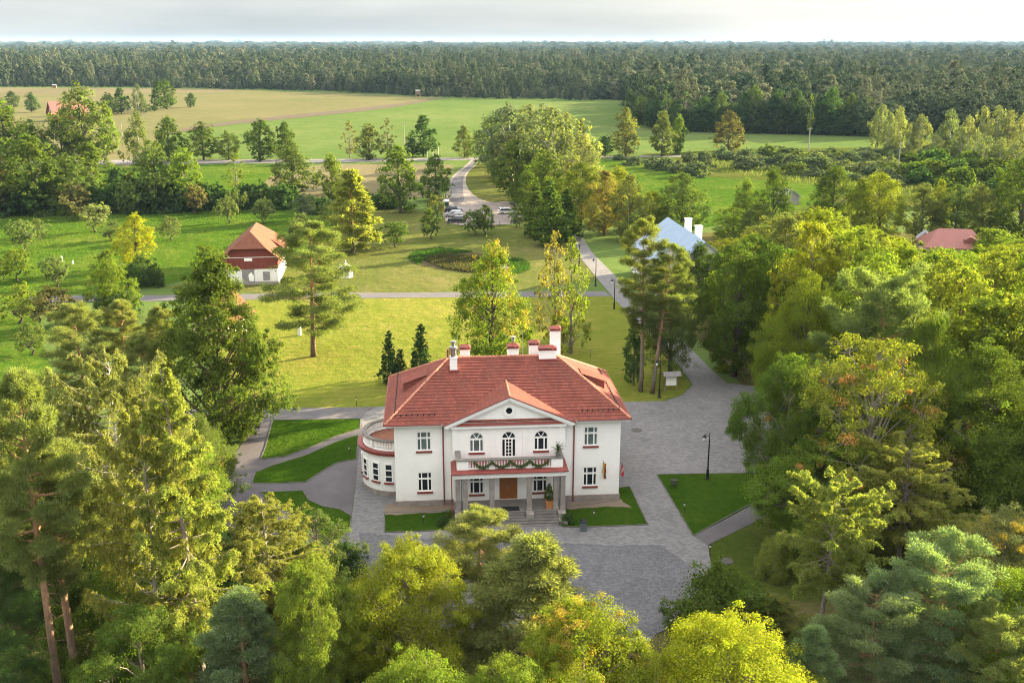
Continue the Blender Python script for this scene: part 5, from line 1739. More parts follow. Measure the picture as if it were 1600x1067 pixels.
T('oval', 1465, 375, 283, 40, 'gold', 'narrow golden tree sticking up behind the red hip roof')
T('oval', 1335, 380, 280, 46, 'gold', 'golden tree between the dark-sided tree and the golden round tree')
T('broad', 1160, 372, 280, 40, 'fresh', 'small fresh green tree on the sunlit meadow')
T('broad', 1145, 385, 325, 60, 'lime', 'low light green tree behind the blue roof house')
T('broad', 1185, 390, 320, 60, 'mid', 'low dull tree right of the blue roof house')
T('bush', 1552, 412, 358, 80, 'lime', 'light green bushy tree right of the red hip roof')


# --- the wood on the right: tops follow the skyline of the photograph
def skyline(x):
    pts = [(1080, 415), (1110, 398), (1150, 372), (1200, 344), (1260, 326), (1300, 332), (1340, 350), (1400, 372), (1440, 392), (1490, 394), (1535, 392), (1560, 388), (1600, 376), (1700, 372)]
    for (a, b), (c2, d2) in zip(pts, pts[1:]):
        if a <= x <= c2:
            return b + (d2 - b) * (x - a) / (c2 - a)
    return 420


def project(p):
    d = Vector(p) - CAM_P
    w = d.dot(FWD)
    return 800 + FOC * d.x / w, 533.5 - FOC * d.dot(UPV) / w


wr = random.Random(5)
nw = 0
for _ in range(6000):
    Y = wr.uniform(70, 196)
    X = wr.uniform(26, 112)
    if X > 0.56 * Y + 9:
        continue
    if Y < 112 and X < 35.5 or Y < 80 and X < 46:
        continue
    if Y >= 112 and X < 33 - (Y - 112) * 0.02:
        continue
    if 166 < Y < 204 and 24 < X < 44:
        continue
    if (X - 83) ** 2 + (Y - 191) ** 2 < 13 ** 2:
        continue
    if any((X - t[0]) ** 2 + (Y - t[1]) ** 2 < 5.0 ** 2 for t in trees):
        continue
    x, _y = project((X, Y, 12))
    zm = height_at(Vector((X, Y, 0)), skyline(x) + wr.uniform(0, 14))
    h = min(wr.uniform(15, 20.5), zm)
    if h < 6.5:
        continue
    near = Y < 110
    c = wr.choice(['lime', 'lime', 'maple', 'green', 'fresh'] if near else ['gold', 'lime', 'lime', 'maple', 'gold', 'olive'])
    plant(wr.choice(['broad', 'broad', 'maple', 'oval']), (X, Y, 0), h, wr.uniform(8.5, 11.5), c, 'yellowing broadleaf tree in the dense wood right of the manor', 'tree', 'trees of the dense wood right of the manor', lod=1 if Y > 84 else 0)
    nw += 1
    if nw > 140:
        break

# --- willow scrub, birches on the right
for xb, yb, yt, w in ((968, 250, 241, 24), (990, 258, 244, 34), (1022, 263, 245, 38), (1042, 266, 248, 34), (1059, 270, 250, 32), (1087, 276, 254, 42), (1078, 253, 237, 26), (1103, 262, 237, 36), (1130, 249, 230, 34), (1166, 264, 245, 52), (1172, 247, 233, 26)):
    T('bush', xb, yb, yt, w, 'willow', 'grey-green willow bush in the row along the sunlit meadow', 'willow bushes along the meadow')
sr = random.Random(9)
k = 0
for _ in range(700):
    x, y = sr.uniform(1150, 1620), sr.uniform(236, 312)
    if y < 240 + (1330 - x) * 0.02 or y > 262 + (x - 1150) * 0.12:
        continue
    p = G(x, y)
    if any((p.x - t[0]) ** 2 + (p.y - t[1]) ** 2 < 5.2 ** 2 for t in trees):
        continue
    big = x > 1400 and y > 255
    plant('bush', p, sr.uniform(4, 6.5) if big else sr.uniform(2, 4.2), sr.uniform(8, 12) if big else sr.uniform(6, 10), sr.choice(['deep', 'green']) if big else sr.choice(['willow', 'willow', 'mid', 'birch']),
          'bush in the wild willow scrub before the right-hand wood', 'bush', 'bushes of the wild willow scrub')
    k += 1
    if k > 85:
        break
for i, (xb, yb, yt, w) in enumerate(((1370, 236, 165, 34), (1402, 238, 168, 34), (1386, 240, 178, 26), (1435, 240, 180, 32), (1420, 240, 192, 24), (1465, 244, 197, 30), (1482, 244, 172, 36), (1510, 246, 182, 34), (1532, 248, 169, 34),
                                   (1552, 246, 167, 36), (1572, 246, 174, 34), (1594, 248, 180, 36), (1538, 266, 214, 32), (1560, 268, 216, 30), (1500, 252, 200, 28), (1585, 270, 212, 40), (1610, 262, 190, 36), (1455, 250, 212, 24), (1520, 260, 206, 26))):
    T('birch', xb, yb, yt, w, 'pale' if i % 3 else 'birch', 'pale birch in the sunlit grove at the edge of the right-hand wood', 'birches of the sunlit grove')
T('sparse', 1264, 214, 148, 16, 'lime', 'thin tall tree in front of the right-hand wood above the pole')
# front row of the right-hand wood
fr = random.Random(12)
for i in range(42):
    t = i / 41
    x = 985 + 385 * t + fr.uniform(-4, 4)
    if t < 0.16:
        y = 192 + (205 - 192) * t / 0.16
    else:
        y = 205 + 8 * (t - 0.16) / 0.84
    p = G(x, y)
    plant(fr.choice(['broad', 'broad', 'oval', 'sparse']), p, fr.uniform(9, 14) if i % 3 else fr.uniform(15, 20), fr.uniform(8, 12), fr.choice([(.030, .052, .020), (.026, .046, .020), (.038, .058, .020), (.034, .062, .022), (.048, .066, .026)]),
          'dark tree in the front row of the right-hand wood beyond the meadow', 'tree', 'front row of the right-hand wood')

# ------------------------------------------------------------------ other buildings
def mat_boards(name, col):
    t = NT(name)
    v = t.pos(kind='Object')
    w = t.new('ShaderNodeTexWave')
    w.inputs['Scale'].default_value = 1.3
    w.inputs['Distortion'].default_value = 0.4
    t.l.new(v, w.inputs['Vector'])
    c = t.mix(0.55, t.ramp(w.outputs['Fac'], [(0.05, sc(col, 0.35)), (0.2, col)]), t.ramp(t.noise(t.pos(kind='Object', scale=(3, 3, 0.3)), 1.5, 5, 0.7), [(0.3, sc(col, 0.6)), (0.7, sc(col, 1.4))]))
    return t.principled(c, 0.85, None, 0, 0.2)


def mat_sheet_roof(name, col, axis_scale=2.0):
    t = NT(name)
    uv = t.new('ShaderNodeUVMap').outputs['UV']
    w = t.new('ShaderNodeTexWave')
    w.inputs['Scale'].default_value = axis_scale
    t.l.new(uv, w.inputs['Vector'])
    c = t.mix(0.35, col, t.ramp(w.outputs['Fac'], [(0.0, sc(col, 0.6)), (0.3, col), (1.0, sc(col, 1.15))]))
    c = t.mix(0.3, c, t.ramp(t.noise(t.pos(kind='Object'), 0.6, 5, 0.6), [(0.3, sc(col, 0.7)), (0.7, sc(col, 1.25))]))
    return t.principled(c, 0.55, t.bump(w.outputs['Fac'], 0.4, 0.05), 0.0, 0.4)


M_boards = mat_boards('red_boards', (0.17, 0.045, 0.034))
M_oldtile = mat_tiles('old_clay_tiles', (0.165, 0.066, 0.042), 0.15, False)
M_pinkroof = mat_sheet_roof('red_sheet_roof', (0.24, 0.088, 0.075), 1.2)
M_blueroof = mat_sheet_roof('blue_grey_sheet_roof', (0.20, 0.28, 0.40), 1.6)
M_greyroof = mat_sheet_roof('grey_sheet_roof', (0.30, 0.32, 0.36), 1.6)
M_oldplaster = mat_plaster('patched_plaster', (0.74, 0.73, 0.71), 0.7)
M_greywood = mat_plain('grey_old_wood', (0.22, 0.21, 0.21), 0.9, 0.3, 3.0)
M_pinkplaster = mat_plaster('pink_plaster', (0.62, 0.45, 0.36), 0.4)


def gable_building(name, loc, rz, label, w, ln, wall_h, ridge_h, wall_m, roof_m, hip=0.0, over=0.7, gable_m=None, cat='house', board_z=None, row=0.36, rear_hip=0.0):
    """ridge along local y (away), gable faces local -y; hip = how far the ridge end is cut back"""
    t = empty(name, loc, rz, label, cat)
    hw = w / 2
    mb = MB()
    for a, b in (((-hw, 0), (hw, 0)), ((hw, 0), (hw, ln)), ((hw, ln), (-hw, ln)), ((-hw, ln), (-hw, 0))):
        mb.face([(*a, 0), (*b, 0), (*b, wall_h), (*a, wall_h)])
    mb.build('wall', wall_m, t)
    sl = (ridge_h - wall_h) / hw
    for y, s in ((0.0, 1), (ln, -1)):
        zc = ridge_h - 0.05 - (hip * 1.0 if (s == 1 and hip) else (rear_hip if s == -1 and rear_hip else 0))
        xk = hw - (zc - wall_h) / sl
        pts = [(-hw, y - 0.002 * s, wall_h + 0.002), (hw, y - 0.002 * s, wall_h + 0.002), (xk, y - 0.002 * s, zc), (-xk, y - 0.002 * s, zc)]
        g = MB()
        g.face(pts if s == 1 else pts[::-1])
        g.build('gable', gable_m or wall_m, t)
    r = MB()
    eo = over
    ez = wall_h - over * sl * 0.9 + 0.1
    zr = ridge_h + 0.1
    y0, y1 = -over * 0.8, ln + over * 0.8
    hy = y0 + (hip / max(0.45, sl * 0.9) if hip else 0)
    ry = y1 - (rear_hip / max(0.45, sl * 0.9) if rear_hip else 0)
    zh, zrh = zr - hip, zr - rear_hip
    xe = hw + eo
    kx = lambda z: xe * (zr - z) / (zr - ez)
    A = lambda x, y, z: Vector((x, y, z))
    for s in (1, -1):
        # side slope: main panel from the eave to the ridge, with cut corners where the ends are hipped
        e0, e1 = A(s * xe, y0, ez), A(s * xe, y1, ez)
        p0, p1 = A(s * kx(zh), y0, zh), A(s * kx(zrh), y1, zrh)
        t0, t1 = A(0, hy, zr), A(0, ry, zr)
        def q(*pp):
            uv = [(p.y, math.hypot(xe - abs(p.x), p.z - ez)) for p in pp]
            if s == 1:
                r.face(pp, uv)
            else:
                r.face(pp[::-1], uv[::-1])
        q(e0, e1, p1, t1, t0, p0)
    if hip:
        pp = [A(-kx(zh), y0, zh), A(kx(zh), y0, zh), A(0, hy, zr)]
        r.face(pp, [(p.x, p.z) for p in pp])
    if rear_hip:
        pp = [A(kx(zrh), y1, zrh), A(-kx(zrh), y1, zrh), A(0, ry, zr)]
        r.face(pp, [(p.x, p.z) for p in pp])
    ro = r.build('roof', roof_m, t)
    so = ro.modifiers.new('thickness', 'SOLIDIFY')
    so.thickness = 0.14
    so.offset = -1
    return t


def small_window(parent, c, ux, uz, n, mat_pane, name='window', fm=None):
    c, ux, uz, n = Vector(c), Vector(ux), Vector(uz), Vector(n)
    f = MB()
    k = 0.07
    f.obox(c - uz + n * 0.04, ux, n * 0.05, uz.normalized() * k)
    f.obox(c + uz + n * 0.04, ux, n * 0.05, uz.normalized() * k)
    for s in (-1, 0, 1):
        f.obox(c + ux * s + n * 0.04, ux.normalized() * (k * (0.7 if s == 0 else 1)), n * 0.045, uz - uz.normalized() * k)
    o = f.build(name, fm or MAT['white_trim'], parent)
    g = MB()
    g.obox(c + n * 0.02, ux * 0.97, n * 0.02, uz * 0.97)
    g.build('pane', mat_pane, o)
    return o


bl, br_ = G(354, 446), G(432, 444.5)
ra_, rb_ = G(391, 368, 8.9), G(403, 351, 8.9)
barn_rz = math.atan2(-(rb_.x - ra_.x), rb_.y - ra_.y)
bw = 8.9
bc = (bl + br_) / 2
barn = gable_building('old_barn', bc, barn_rz, 'old barn with half-hipped tiled roof, red boarded gable and patched white wall', bw, 14, 4.7, 8.5, M_oldplaster, M_oldtile, hip=2.4, over=0.8, gable_m=M_boards, cat='barn', rear_hip=2.4)
m = MB()
for x0, x1, y0, y1 in ((-bw / 2 - 0.05, bw / 2 + 0.05, -0.06, -0.01), (-bw / 2 - 0.06, -bw / 2 - 0.01, -0.009, 14.05), (bw / 2 + 0.01, bw / 2 + 0.06, -0.009, 14.05)):
    m.box(x0, x1, y0, y1, 2.7, 4.6)
m.build('boarding', M_boards, barn)
m = MB()
m.box(-bw / 2 - 0.06, bw / 2 + 0.06, -0.07, -0.01, 0.02, 0.55)
m.build('stone_footing', MAT['plinth'], barn)
m = MB()
m.box(-1.4, 0.55, -0.06, -0.012, 0.56, 2.5)
m.box(-1.55, 0.7, -0.05, -0.013, 2.51, 2.66)
dr = m.build('barn_door', M_greywood, barn)
m = MB()
m.add([(-0.3, -0.064, 0.7), (0.45, -0.064, 0.6), (0.48, -0.064, 1.5), (0.1, -0.064, 2.2), (-0.4, -0.064, 1.7)], [(0, 1, 2, 3, 4)])
m.build('bare_plaster_patch', MAT['white_plaster'], dr)
m = MB()
m.box(2.0, 3.1, -0.07, -0.012, 0.75, 2.2)
m.build('shutter', M_greywood, barn)
m = MB()
m.box(-0.9, 0.4, -0.11, -0.065, 4.05, 4.55)
m.build('loft_hatch', MAT['white_trim'], barn)
m = MB()
m.add([(bw / 2 - 1.2, 6.5, 5.0), (bw / 2 + 1.0, 5.7, 4.8), (bw / 2 + 1.0, 9.0, 4.8), (bw / 2 - 1.2, 8.2, 5.0), (bw / 2 - 2.2, 7.3, 6.6)], [(0, 1, 4), (1, 2, 4), (2, 3, 4)])
m.build('side_dormer', M_oldtile, barn)

cp = G(330, 530)
cot = gable_building('small_cottage', cp, R(-14), 'small cottage with orange tiled roof almost hidden behind the dark oak', 5.4, 6.5, 2.7, 5.4, M_pinkplaster, M_oldtile, over=0.6)
small_window(cot, (0.6, 0, 1.6), (0.45, 0, 0), (0, 0, 0.6), (0, -1, 0), MAT['glass_dark'])

# blue-roofed house beside the avenue: ridge runs towards the viewer's right
ba, bb = G(1046, 341, 9.5), G(1098, 375, 9.5)
rdir = math.atan2(ba.y - bb.y, ba.x - bb.x) - PI / 2
bln = (ba - bb).length + 2
bpos = Vector((bb.x, bb.y, 0)) - Vector((-math.sin(rdir), math.cos(rdir), 0)) * 1.2
blue = gable_building('blue_roof_house', bpos, rdir, 'white house with pale blue sheet metal roof and two white chimneys', 12.5, bln, 4.6, 9.4, MAT['white_plaster'], M_blueroof, over=0.6)
for i, (yy, xx) in enumerate(((0.62, 1.2), (0.30, 0.9))):
    m = MB()
    m.box(xx - 0.5, xx + 0.5, bln * yy - 0.45, bln * yy + 0.45, 7.6, 10.6)
    m.box(xx - 0.58, xx + 0.58, bln * yy - 0.53, bln * yy + 0.53, 10.601, 10.75)
    m.build('chimney', MAT['white_plaster'], blue)
for k in range(4):
    small_window(blue, (-6.25, 3 + k * (bln - 6) / 3, 2.4), (0, 0.5, 0), (0, 0, 0.75), (-1, 0, 0), MAT['glass_dark'])


def hip_house(name, loc, rz, label, w, ln, wh, rh, wall_m, roof_m, ridge=0.4, dormer=False):
    t = empty(name, loc, rz, label, 'house')
    m = MB()
    m.box(-w / 2, w / 2, 0, ln, 0, wh)
    m.build('wall', wall_m, t)
    r = MB()
    e = 0.6
    a, b = -w / 2 - e, w / 2 + e
    y0, y1 = -e, ln + e
    rx = w * ridge / 2
    P = [Vector(p) for p in ((a, y0, wh - 0.1), (b, y0, wh - 0.1), (b, y1, wh - 0.1), (a, y1, wh - 0.1), (-rx, ln / 2, rh), (rx, ln / 2, rh))]
    for idx, ax in (((0, 1, 5, 4), 0), ((1, 2, 5), 1), ((2, 3, 4, 5), 0), ((3, 0, 4), 1)):
        r.face([P[i] for i in idx], [(P[i][ax], P[i][2] * 1.5) for i in idx])
    r.face([P[3], P[2], P[1], P[0]], [(0, 0)] * 4)
    r.build('roof', roof_m, t)
    if dormer:
        d = MB()
        zc = wh + (rh - wh) * 0.3
        yy = ln / 2 * 0.3
        d.add([(1.2, yy - 0.6, zc - 0.2), (3.4, yy - 0.6, zc - 0.2), (3.4, yy - 0.6, zc + 0.5), (2.3, yy - 0.6, zc + 1.1), (1.2, yy - 0.6, zc + 0.5), (2.3, yy + 2.6, zc + 1.1), (1.0, yy + 1.6, zc + 0.45), (3.6, yy + 1.6, zc + 0.45)],
              [(0, 1, 2, 3, 4), (3, 5, 6, 4), (2, 7, 5, 3)])
        d.build('dormer', roof_m, t)
    return t


rp = G(1494, 407)
hip_house('hip_roof_house', rp, R(-12), 'low house with dull red hip roof among the trees at the right', 10.5, 8.5, 2.4, 5.2, M_pinkplaster, M_pinkroof, 0.55, True)
gp = G(1443, 392)
gs = gable_building('grey_shed', gp, R(-20), 'small grey wooden shed left of the red hip roof', 2.6, 3, 2.4, 3.6, M_greywood, M_greyroof, over=0.25, cat='shed')
op = G(1236, 320)
gable_building('outbuilding', op, R(5), 'grey-blue roofed outbuilding between two dark-sided trees', 4, 5, 2.2, 3.7, M_greywood, M_greyroof, over=0.4, cat='shed')
fp = G(80, 190)
farm = gable_building('farm_house', fp, R(-50), 'farm house with bright red roof far off at the left', 10, 17, 4.2, 9.6, M_boards, M_pinkroof, over=0.8)
small_window(farm, (0, 0, 5.6), (0.7, 0, 0), (0, 0, 0.8), (0, -1, 0), MAT['glass_dark'])
for x, y, lab in ((86, 143, 'pale wooden hunting hide on legs at the far left forest edge'), (653, 153, 'grey wooden hunting hide on legs at the end of the ploughed strip')):
    t = empty('hunting_hide', G(x, y), 0.3, lab, 'tower')
    m = MB()
    m.box(-1.4, 1.4, -1.4, 1.4, 2.6, 5.0)
    m.build('cabin', MAT['wood'], t)
    m = MB()
    m.add([(-1.7, -1.7, 5.01), (1.7, -1.7, 5.01), (1.7, 1.7, 5.3), (-1.7, 1.7, 5.3)], [(0, 1, 2, 3)])
    m.build('roof', M_greyroof, t)
    for sx in (-1, 1):
        for sy in (-1, 1):
            m = MB()
            m.tube([(sx * 1.6, sy * 1.6, 0), (sx * 1.2, sy * 1.2, 2.6)], 0.1)
            m.build('leg', MAT['wood'], t)

# white six-sided well house
wp = G(541, 433)
t = empty('well_house', wp, R(10), 'small white six-sided well house with pointed roof on the park lawn', 'pavilion')
hexa = lambda r_, z: [(r_ * math.cos(k * PI / 3), r_ * math.sin(k * PI / 3), z) for k in range(6)]
m = MB()
m.prism([(p[0], p[1]) for p in hexa(1.15, 0)], 0, 1.75)
m.build('wall', MAT['white_plaster'], t)
m = MB()
m.add(hexa(1.4, 1.7) + [(0, 0, 2.45)], [(k, (k + 1) % 6, 6) for k in range(6)] + [(5, 4, 3, 2, 1, 0)])
m.build('roof', MAT['white_trim'], t)
m = MB()
m.lathe([(0.06, 2.4), (0.1, 2.6), (0.03, 2.8), (0.07, 2.9), (0.01, 3.0)], 8)
m.build('finial', MAT['white_trim'], t)
for k in range(6):
    a = R(30 + 60 * k)
    m = MB()
    n_ = Vector((math.cos(a), math.sin(a), 0))
    m.obox(n_ * 1.01 + Vector((0, 0, 0.95)), Vector((-n_.y, n_.x, 0)) * 0.3, n_ * 0.02, (0, 0, 0.55))
    m.build('panel', MAT['grey_metal'], t)
# white marker post
wp = G(468, 524)
t = empty('marker_post', wp, 0, 'white square stone post on the sunlit lawn beside the lone pine', 'post')
m = MB()
m.box(-0.22, 0.22, -0.22, 0.22, 0, 1.55)
m.build('shaft', MAT['white_plaster'], t, bevel=0.03)
m = MB()
m.add([(-.26, -.26, 1.551), (.26, -.26, 1.551), (.26, .26, 1.551), (-.26, .26, 1.551), (0, 0, 1.75)], [(0, 3, 2, 1), (0, 1, 4), (1, 2, 4), (2, 3, 4), (3, 0, 4)])
m.build('cap', MAT['white_trim'], t)
for x, y, h, lab in ((97.5, 411, 1.3, 'thin white stake in the orchard grass'), (114, 413, 0.7, 'low white stone marker in the orchard grass')):
    m = MB()
    m.add([(-.14, -.1, 0), (.14, -.1, 0), (.12, .1, 0), (-.14, .1, 0), (-.12, -.08, h), (.1, -.09, h * 0.93), (.1, .08, h * 0.95), (-.1, .08, h)], [(0, 3, 2, 1), (4, 5, 6, 7), (0, 1, 5, 4), (1, 2, 6, 5), (2, 3, 7, 6), (3, 0, 4, 7)])
    o = m.build('stone_marker', MAT['white_plaster'], loc=G(x, y), bevel=0.03)
    tag(o, lab, 'post')

# information board with a little roof
ip = G(1048, 611)
t = empty('notice_board', ip, R(8), 'white notice board on two posts under a small shingled roof', 'sign')
for s in (-1, 1):
    m = MB()
    m.box(s * 0.72 - 0.06, s * 0.72 + 0.06, -0.06, 0.06, 0, 2.0)
    m.build('post', MAT['wood'], t)
m = MB()
m.box(-0.62, 0.62, -0.03, 0.03, 0.7, 1.9)
m.build('board', MAT['white_trim'], t)
m = MB()
m.add([(-1.05, -0.6, 1.98), (1.05, -0.6, 1.98), (1.05, 0, 2.4), (-1.05, 0, 2.4), (-1.05, 0.6, 1.98), (1.05, 0.6, 1.98)], [(0, 1, 2, 3), (3, 2, 5, 4)])
o = m.build('roof', M_greywood, t)
so = o.modifiers.new('thickness', 'SOLIDIFY')
so.thickness = 0.06

# tall lantern posts
def lantern(loc, h, rz, label, group='tall black lantern posts along the avenue'):
    t = empty('lamp_post', loc, rz, label, 'street lamp', group)
    m = MB()
    m.lathe([(0.20, 0), (0.20, 0.12), (0.13, 0.2), (0.12, 0.9), (0.14, 0.95), (0.075, 1.1), (0.055, h - 0.5), (0.08, h - 0.47), (0.045, h - 0.4), (0.04, h)], 10)
    m.build('post', MAT['black_metal'], t, smooth=True)
    m = MB()
    m.tube([(0, 0, h - 0.25), (-0.2, 0, h + 0.05), (-0.42, 0, h + 0.1), (-0.5, 0, h - 0.05)], 0.03, 6)
    m.tube([(0, 0, h), (0, 0, h + 0.3)], [0.035, 0.012], 6)
    m.build('arm', MAT['black_metal'], t)
    m = MB()
    m.lathe([(0.09, h - 0.5), (0.15, h - 0.18)], 8, (-0.5, 0, 0))
    m.build('lamp_glass', MAT['lamp_glass'], t)
    m = MB()
    m.lathe([(0.22, h - 0.18), (0.2, h - 0.12), (0.08, h + 0.02), (0.03, h + 0.1)], 8, (-0.5, 0, 0))
    m.lathe([(0.1, h - 0.53), (0.1, h - 0.5)], 8, (-0.5, 0, 0))
    m.build('lantern_cap', MAT['black_metal'], t)
    return t


lp = lantern(G(1105, 749.5), 4.45, 0.2, 'tall black lantern post at the edge of the grass beside the court')
for x, y, rz, lab in ((1030, 621.5, 0.4, 'tall black lantern post beside the notice board'), (959.5, 483, -0.6, 'tall black lantern post where the lane meets the avenue'),
                      (930.5, 447, -0.6, 'tall black lantern post above the lane junction'), (905, 416, -0.6, 'tall black lantern post farthest up the avenue')):
    c = copy_tree(lp)
    c.location = G(x, y)
    c.rotation_euler.z = rz
    c['label'] = lab
# low garden lamps
def garden_lamp(loc, label):
    t = empty('garden_lamp', loc, 0, label, 'garden lamp', 'low garden lamps')
    m = MB()
    m.lathe([(0.06, 0), (0.06, 0.08), (0.028, 0.12), (0.028, 0.72), (0.05, 0.75)], 8)
    m.build('post', MAT['black_metal'], t)
    m = MB()
    m.lathe([(0.06, 0.75), (0.10, 0.93)], 8)
    m.build('lamp_glass', MAT['lamp_glass'], t)
    m = MB()
    m.lathe([(0.12, 0.93), (0.06, 1.01), (0.015, 1.06)], 8)
    m.build('lamp_cap', MAT['black_metal'], t)
    return t


gl0 = garden_lamp(G(662, 820), 'garden lamp in the small lawn left of the porch steps')
for x, y, lab in ((928, 814, 'garden lamp in the small lawn right of the porch steps'), (546, 712, 'garden lamp in the middle grass patch near the round bay'), (557, 634, 'garden lamp at the lawn edge left of the thujas'),
                  (419.5, 637, 'garden lamp at the lawn edge beside the dark oak'), (1109, 868, 'garden lamp at the corner of the side path below the court'), (1069, 802, 'garden lamp inside the right triangular lawn'), (922, 559, 'garden lamp on the shaded lawn right of the white chimney')):
    c = copy_tree(gl0)
    c.location = G(x, y)
    c['label'] = lab
# litter bins
t = empty('litter_bin', G(911.5, 829), HROT, 'grey litter bin on the cobbles right of the porch steps', 'bin')
m = MB()
m.box(-0.26, 0.26, -0.26, 0.26, 0.05, 0.78)
for s in (-0.13, 0, 0.13):
    m.box(s - 0.05, s + 0.05, -0.275, -0.262, 0.1, 0.74)
m.build('body', mat_plain('bin_grey', (0.10, 0.12, 0.13), 0.6, 0.2), t, bevel=0.02)
m = MB()
m.box(-0.30, 0.30, -0.30, 0.30, 0.0, 0.048)
m.build('base', MAT['concrete'], t)
m = MB()
m.add([(-.29, -.29, .9), (.29, -.29, .9), (.29, .29, .9), (-.29, .29, .9), (-.15, -.15, 1.04), (.15, -.15, 1.04), (.15, .15, 1.04), (-.15, .15, 1.04)], [(0, 3, 2, 1), (4, 5, 6, 7), (0, 1, 5, 4), (1, 2, 6, 5), (2, 3, 7, 6), (3, 0, 4, 7)])
for s in (-1, 1):
    m.box(s * 0.24 - 0.03, s * 0.24 + 0.03, -0.2, 0.2, 0.78, 0.9)
m.build('lid', MAT['black_metal'], t)
t = empty('fire_basket', G(1053, 763), 0.3, 'small black iron basket on legs standing on the triangular lawn', 'brazier')
m = MB()
for k in range(8):
    a = k * PI / 4
    m.tube([(0.26 * math.cos(a), 0.26 * math.sin(a), 0.45), (0.32 * math.cos(a), 0.32 * math.sin(a), 0.85)], 0.02, 5)
m.lathe([(0.26, 0.42), (0.28, 0.47)], 10)
m.lathe([(0.33, 0.80), (0.34, 0.85)], 10)
m.build('basket', MAT['black_metal'], t)
for k in range(3):
    a = k * 2 * PI / 3
    m = MB()
    m.tube([(0.2 * math.cos(a), 0.2 * math.sin(a), 0.44), (0.28 * math.cos(a), 0.28 * math.sin(a), 0)], 0.025, 5)
    m.build('leg', MAT['black_metal'], t)
for x, y, lab in ((994.5, 672, 'round manhole cover in the cobbled court right of the manor'), (1135, 876, 'round manhole cover in the shaded lower lawn')):
    m = MB()
    m.lathe([(0.55, 0), (0.55, 0.03), (0.47, 0.035), (0.46, 0.025), (0.02, 0.03)], 24)
    o = m.build('manhole_cover', mat_plain('cast_iron', (0.07, 0.065, 0.06), 0.7, 0.3, 6), loc=G(x, y, 0.05))
    tag(o, lab, 'manhole cover')
for x, y, lab, c in ((693, 820, 'dark round shrub left of the porch steps', 'deep'), (886, 818, 'dark round shrub right of the porch steps', 'deep'), (704, 812, 'low dark shrub tucked against the left end of the porch', 'mid')):
    plant('bush', G(x, y), 0.9, 1.3, c, lab, lod=1)
tag(plant('bush', hp(3.35, PY0 + 0.65), 1.0, 0.9, 'mid', 'x', lod=1), None)
trees_plant = [o for o in COL.objects if o.get('label') == 'x'][0]
for ch in list(trees_plant.children):                      # the pot plant's own leaves
    ch.parent = pl
    ch.scale = (0.16, 0.16, 0.38)
    ch.location = (0, 0, 0.7)
    ch.name = 'stem' if ch.name.startswith('trunk') else 'foliage'
bpy.data.objects.remove(trees_plant)
# spiky plant on the balcony corner
sp = empty('balcony_plant', hp(4.0, PY0 + 0.37, 5.37), 0, 'spiky long-leaved plant in a grey pot on the balcony corner', 'plant')
m = MB()
m.lathe([(0.16, 0), (0.24, 0.35), (0.26, 0.36), (0.2, 0.34)], 10)
m.build('pot', MAT['concrete'], sp)
m = MB()
lr = random.Random(4)
for k in range(46):
    a, e_ = lr.uniform(0, 2 * PI), lr.uniform(0.3, 1.4)
    L_ = lr.uniform(0.5, 1.0)
    d_ = Vector((math.cos(a) * math.cos(e_), math.sin(a) * math.cos(e_), math.sin(e_)))
    s_ = Vector((-math.sin(a), math.cos(a), 0)) * 0.035
    b0 = Vector((0, 0, 0.34)) + Vector((0, 0, lr.uniform(0, 0.5)))
    p1 = b0 + d_ * L_ * 0.6
    p2 = b0 + d_ * L_ + Vector((0, 0, -0.25 * L_))
    m.face([b0 - s_ * 0.5, b0 + s_ * 0.5, p1 + s_, p1 - s_])
    m.face([p1 - s_, p1 + s_, p2])
m.build('leaves', mat_plain('strap_leaf', (0.06, 0.085, 0.03), 0.6, 0.3), sp)
# timber bench half hidden at the left path
t = empty('garden_bench', G(352, 727), R(60), 'brown timber bench beside the left gravel path', 'bench')
for y, z, s in ((-0.15, 0.45, 'seat'), (0.28, 0.75, 'backrest')):
    m = MB()
    for k in range(3):
        if s == 'seat':
            m.box(-1.0, 1.0, y - 0.2 + k * 0.15, y - 0.08 + k * 0.15, z, z + 0.05)
        else:
            m.box(-1.0, 1.0, y, y + 0.05, z - 0.2 + k * 0.15, z - 0.08 + k * 0.15)
    m.build(s, mat_plain('bench_timber', (0.32, 0.16, 0.06), 0.7, 0.2) if s == 'seat' else MAT['wood'], t)
for s in (-0.8, 0.8):
    m = MB()
    m.box(s - 0.06, s + 0.06, -0.35, 0.25, 0, 0.448)
    m.build('leg', MAT['wood'], t)


# ------------------------------------------------------------------ cars
def car_paint(name, col):
    t = NT(name)
    p = t.new('ShaderNodeBsdfPrincipled')
    p.inputs['Base Color'].default_value = (*col, 1)
    p.inputs['Roughness'].default_value = 0.25
    p.inputs['Metallic'].default_value = 0.2
    p.inputs['Coat Weight'].default_value = 0.6
    t.l.new(p.outputs[0], t.out.inputs[0])
    return t.m


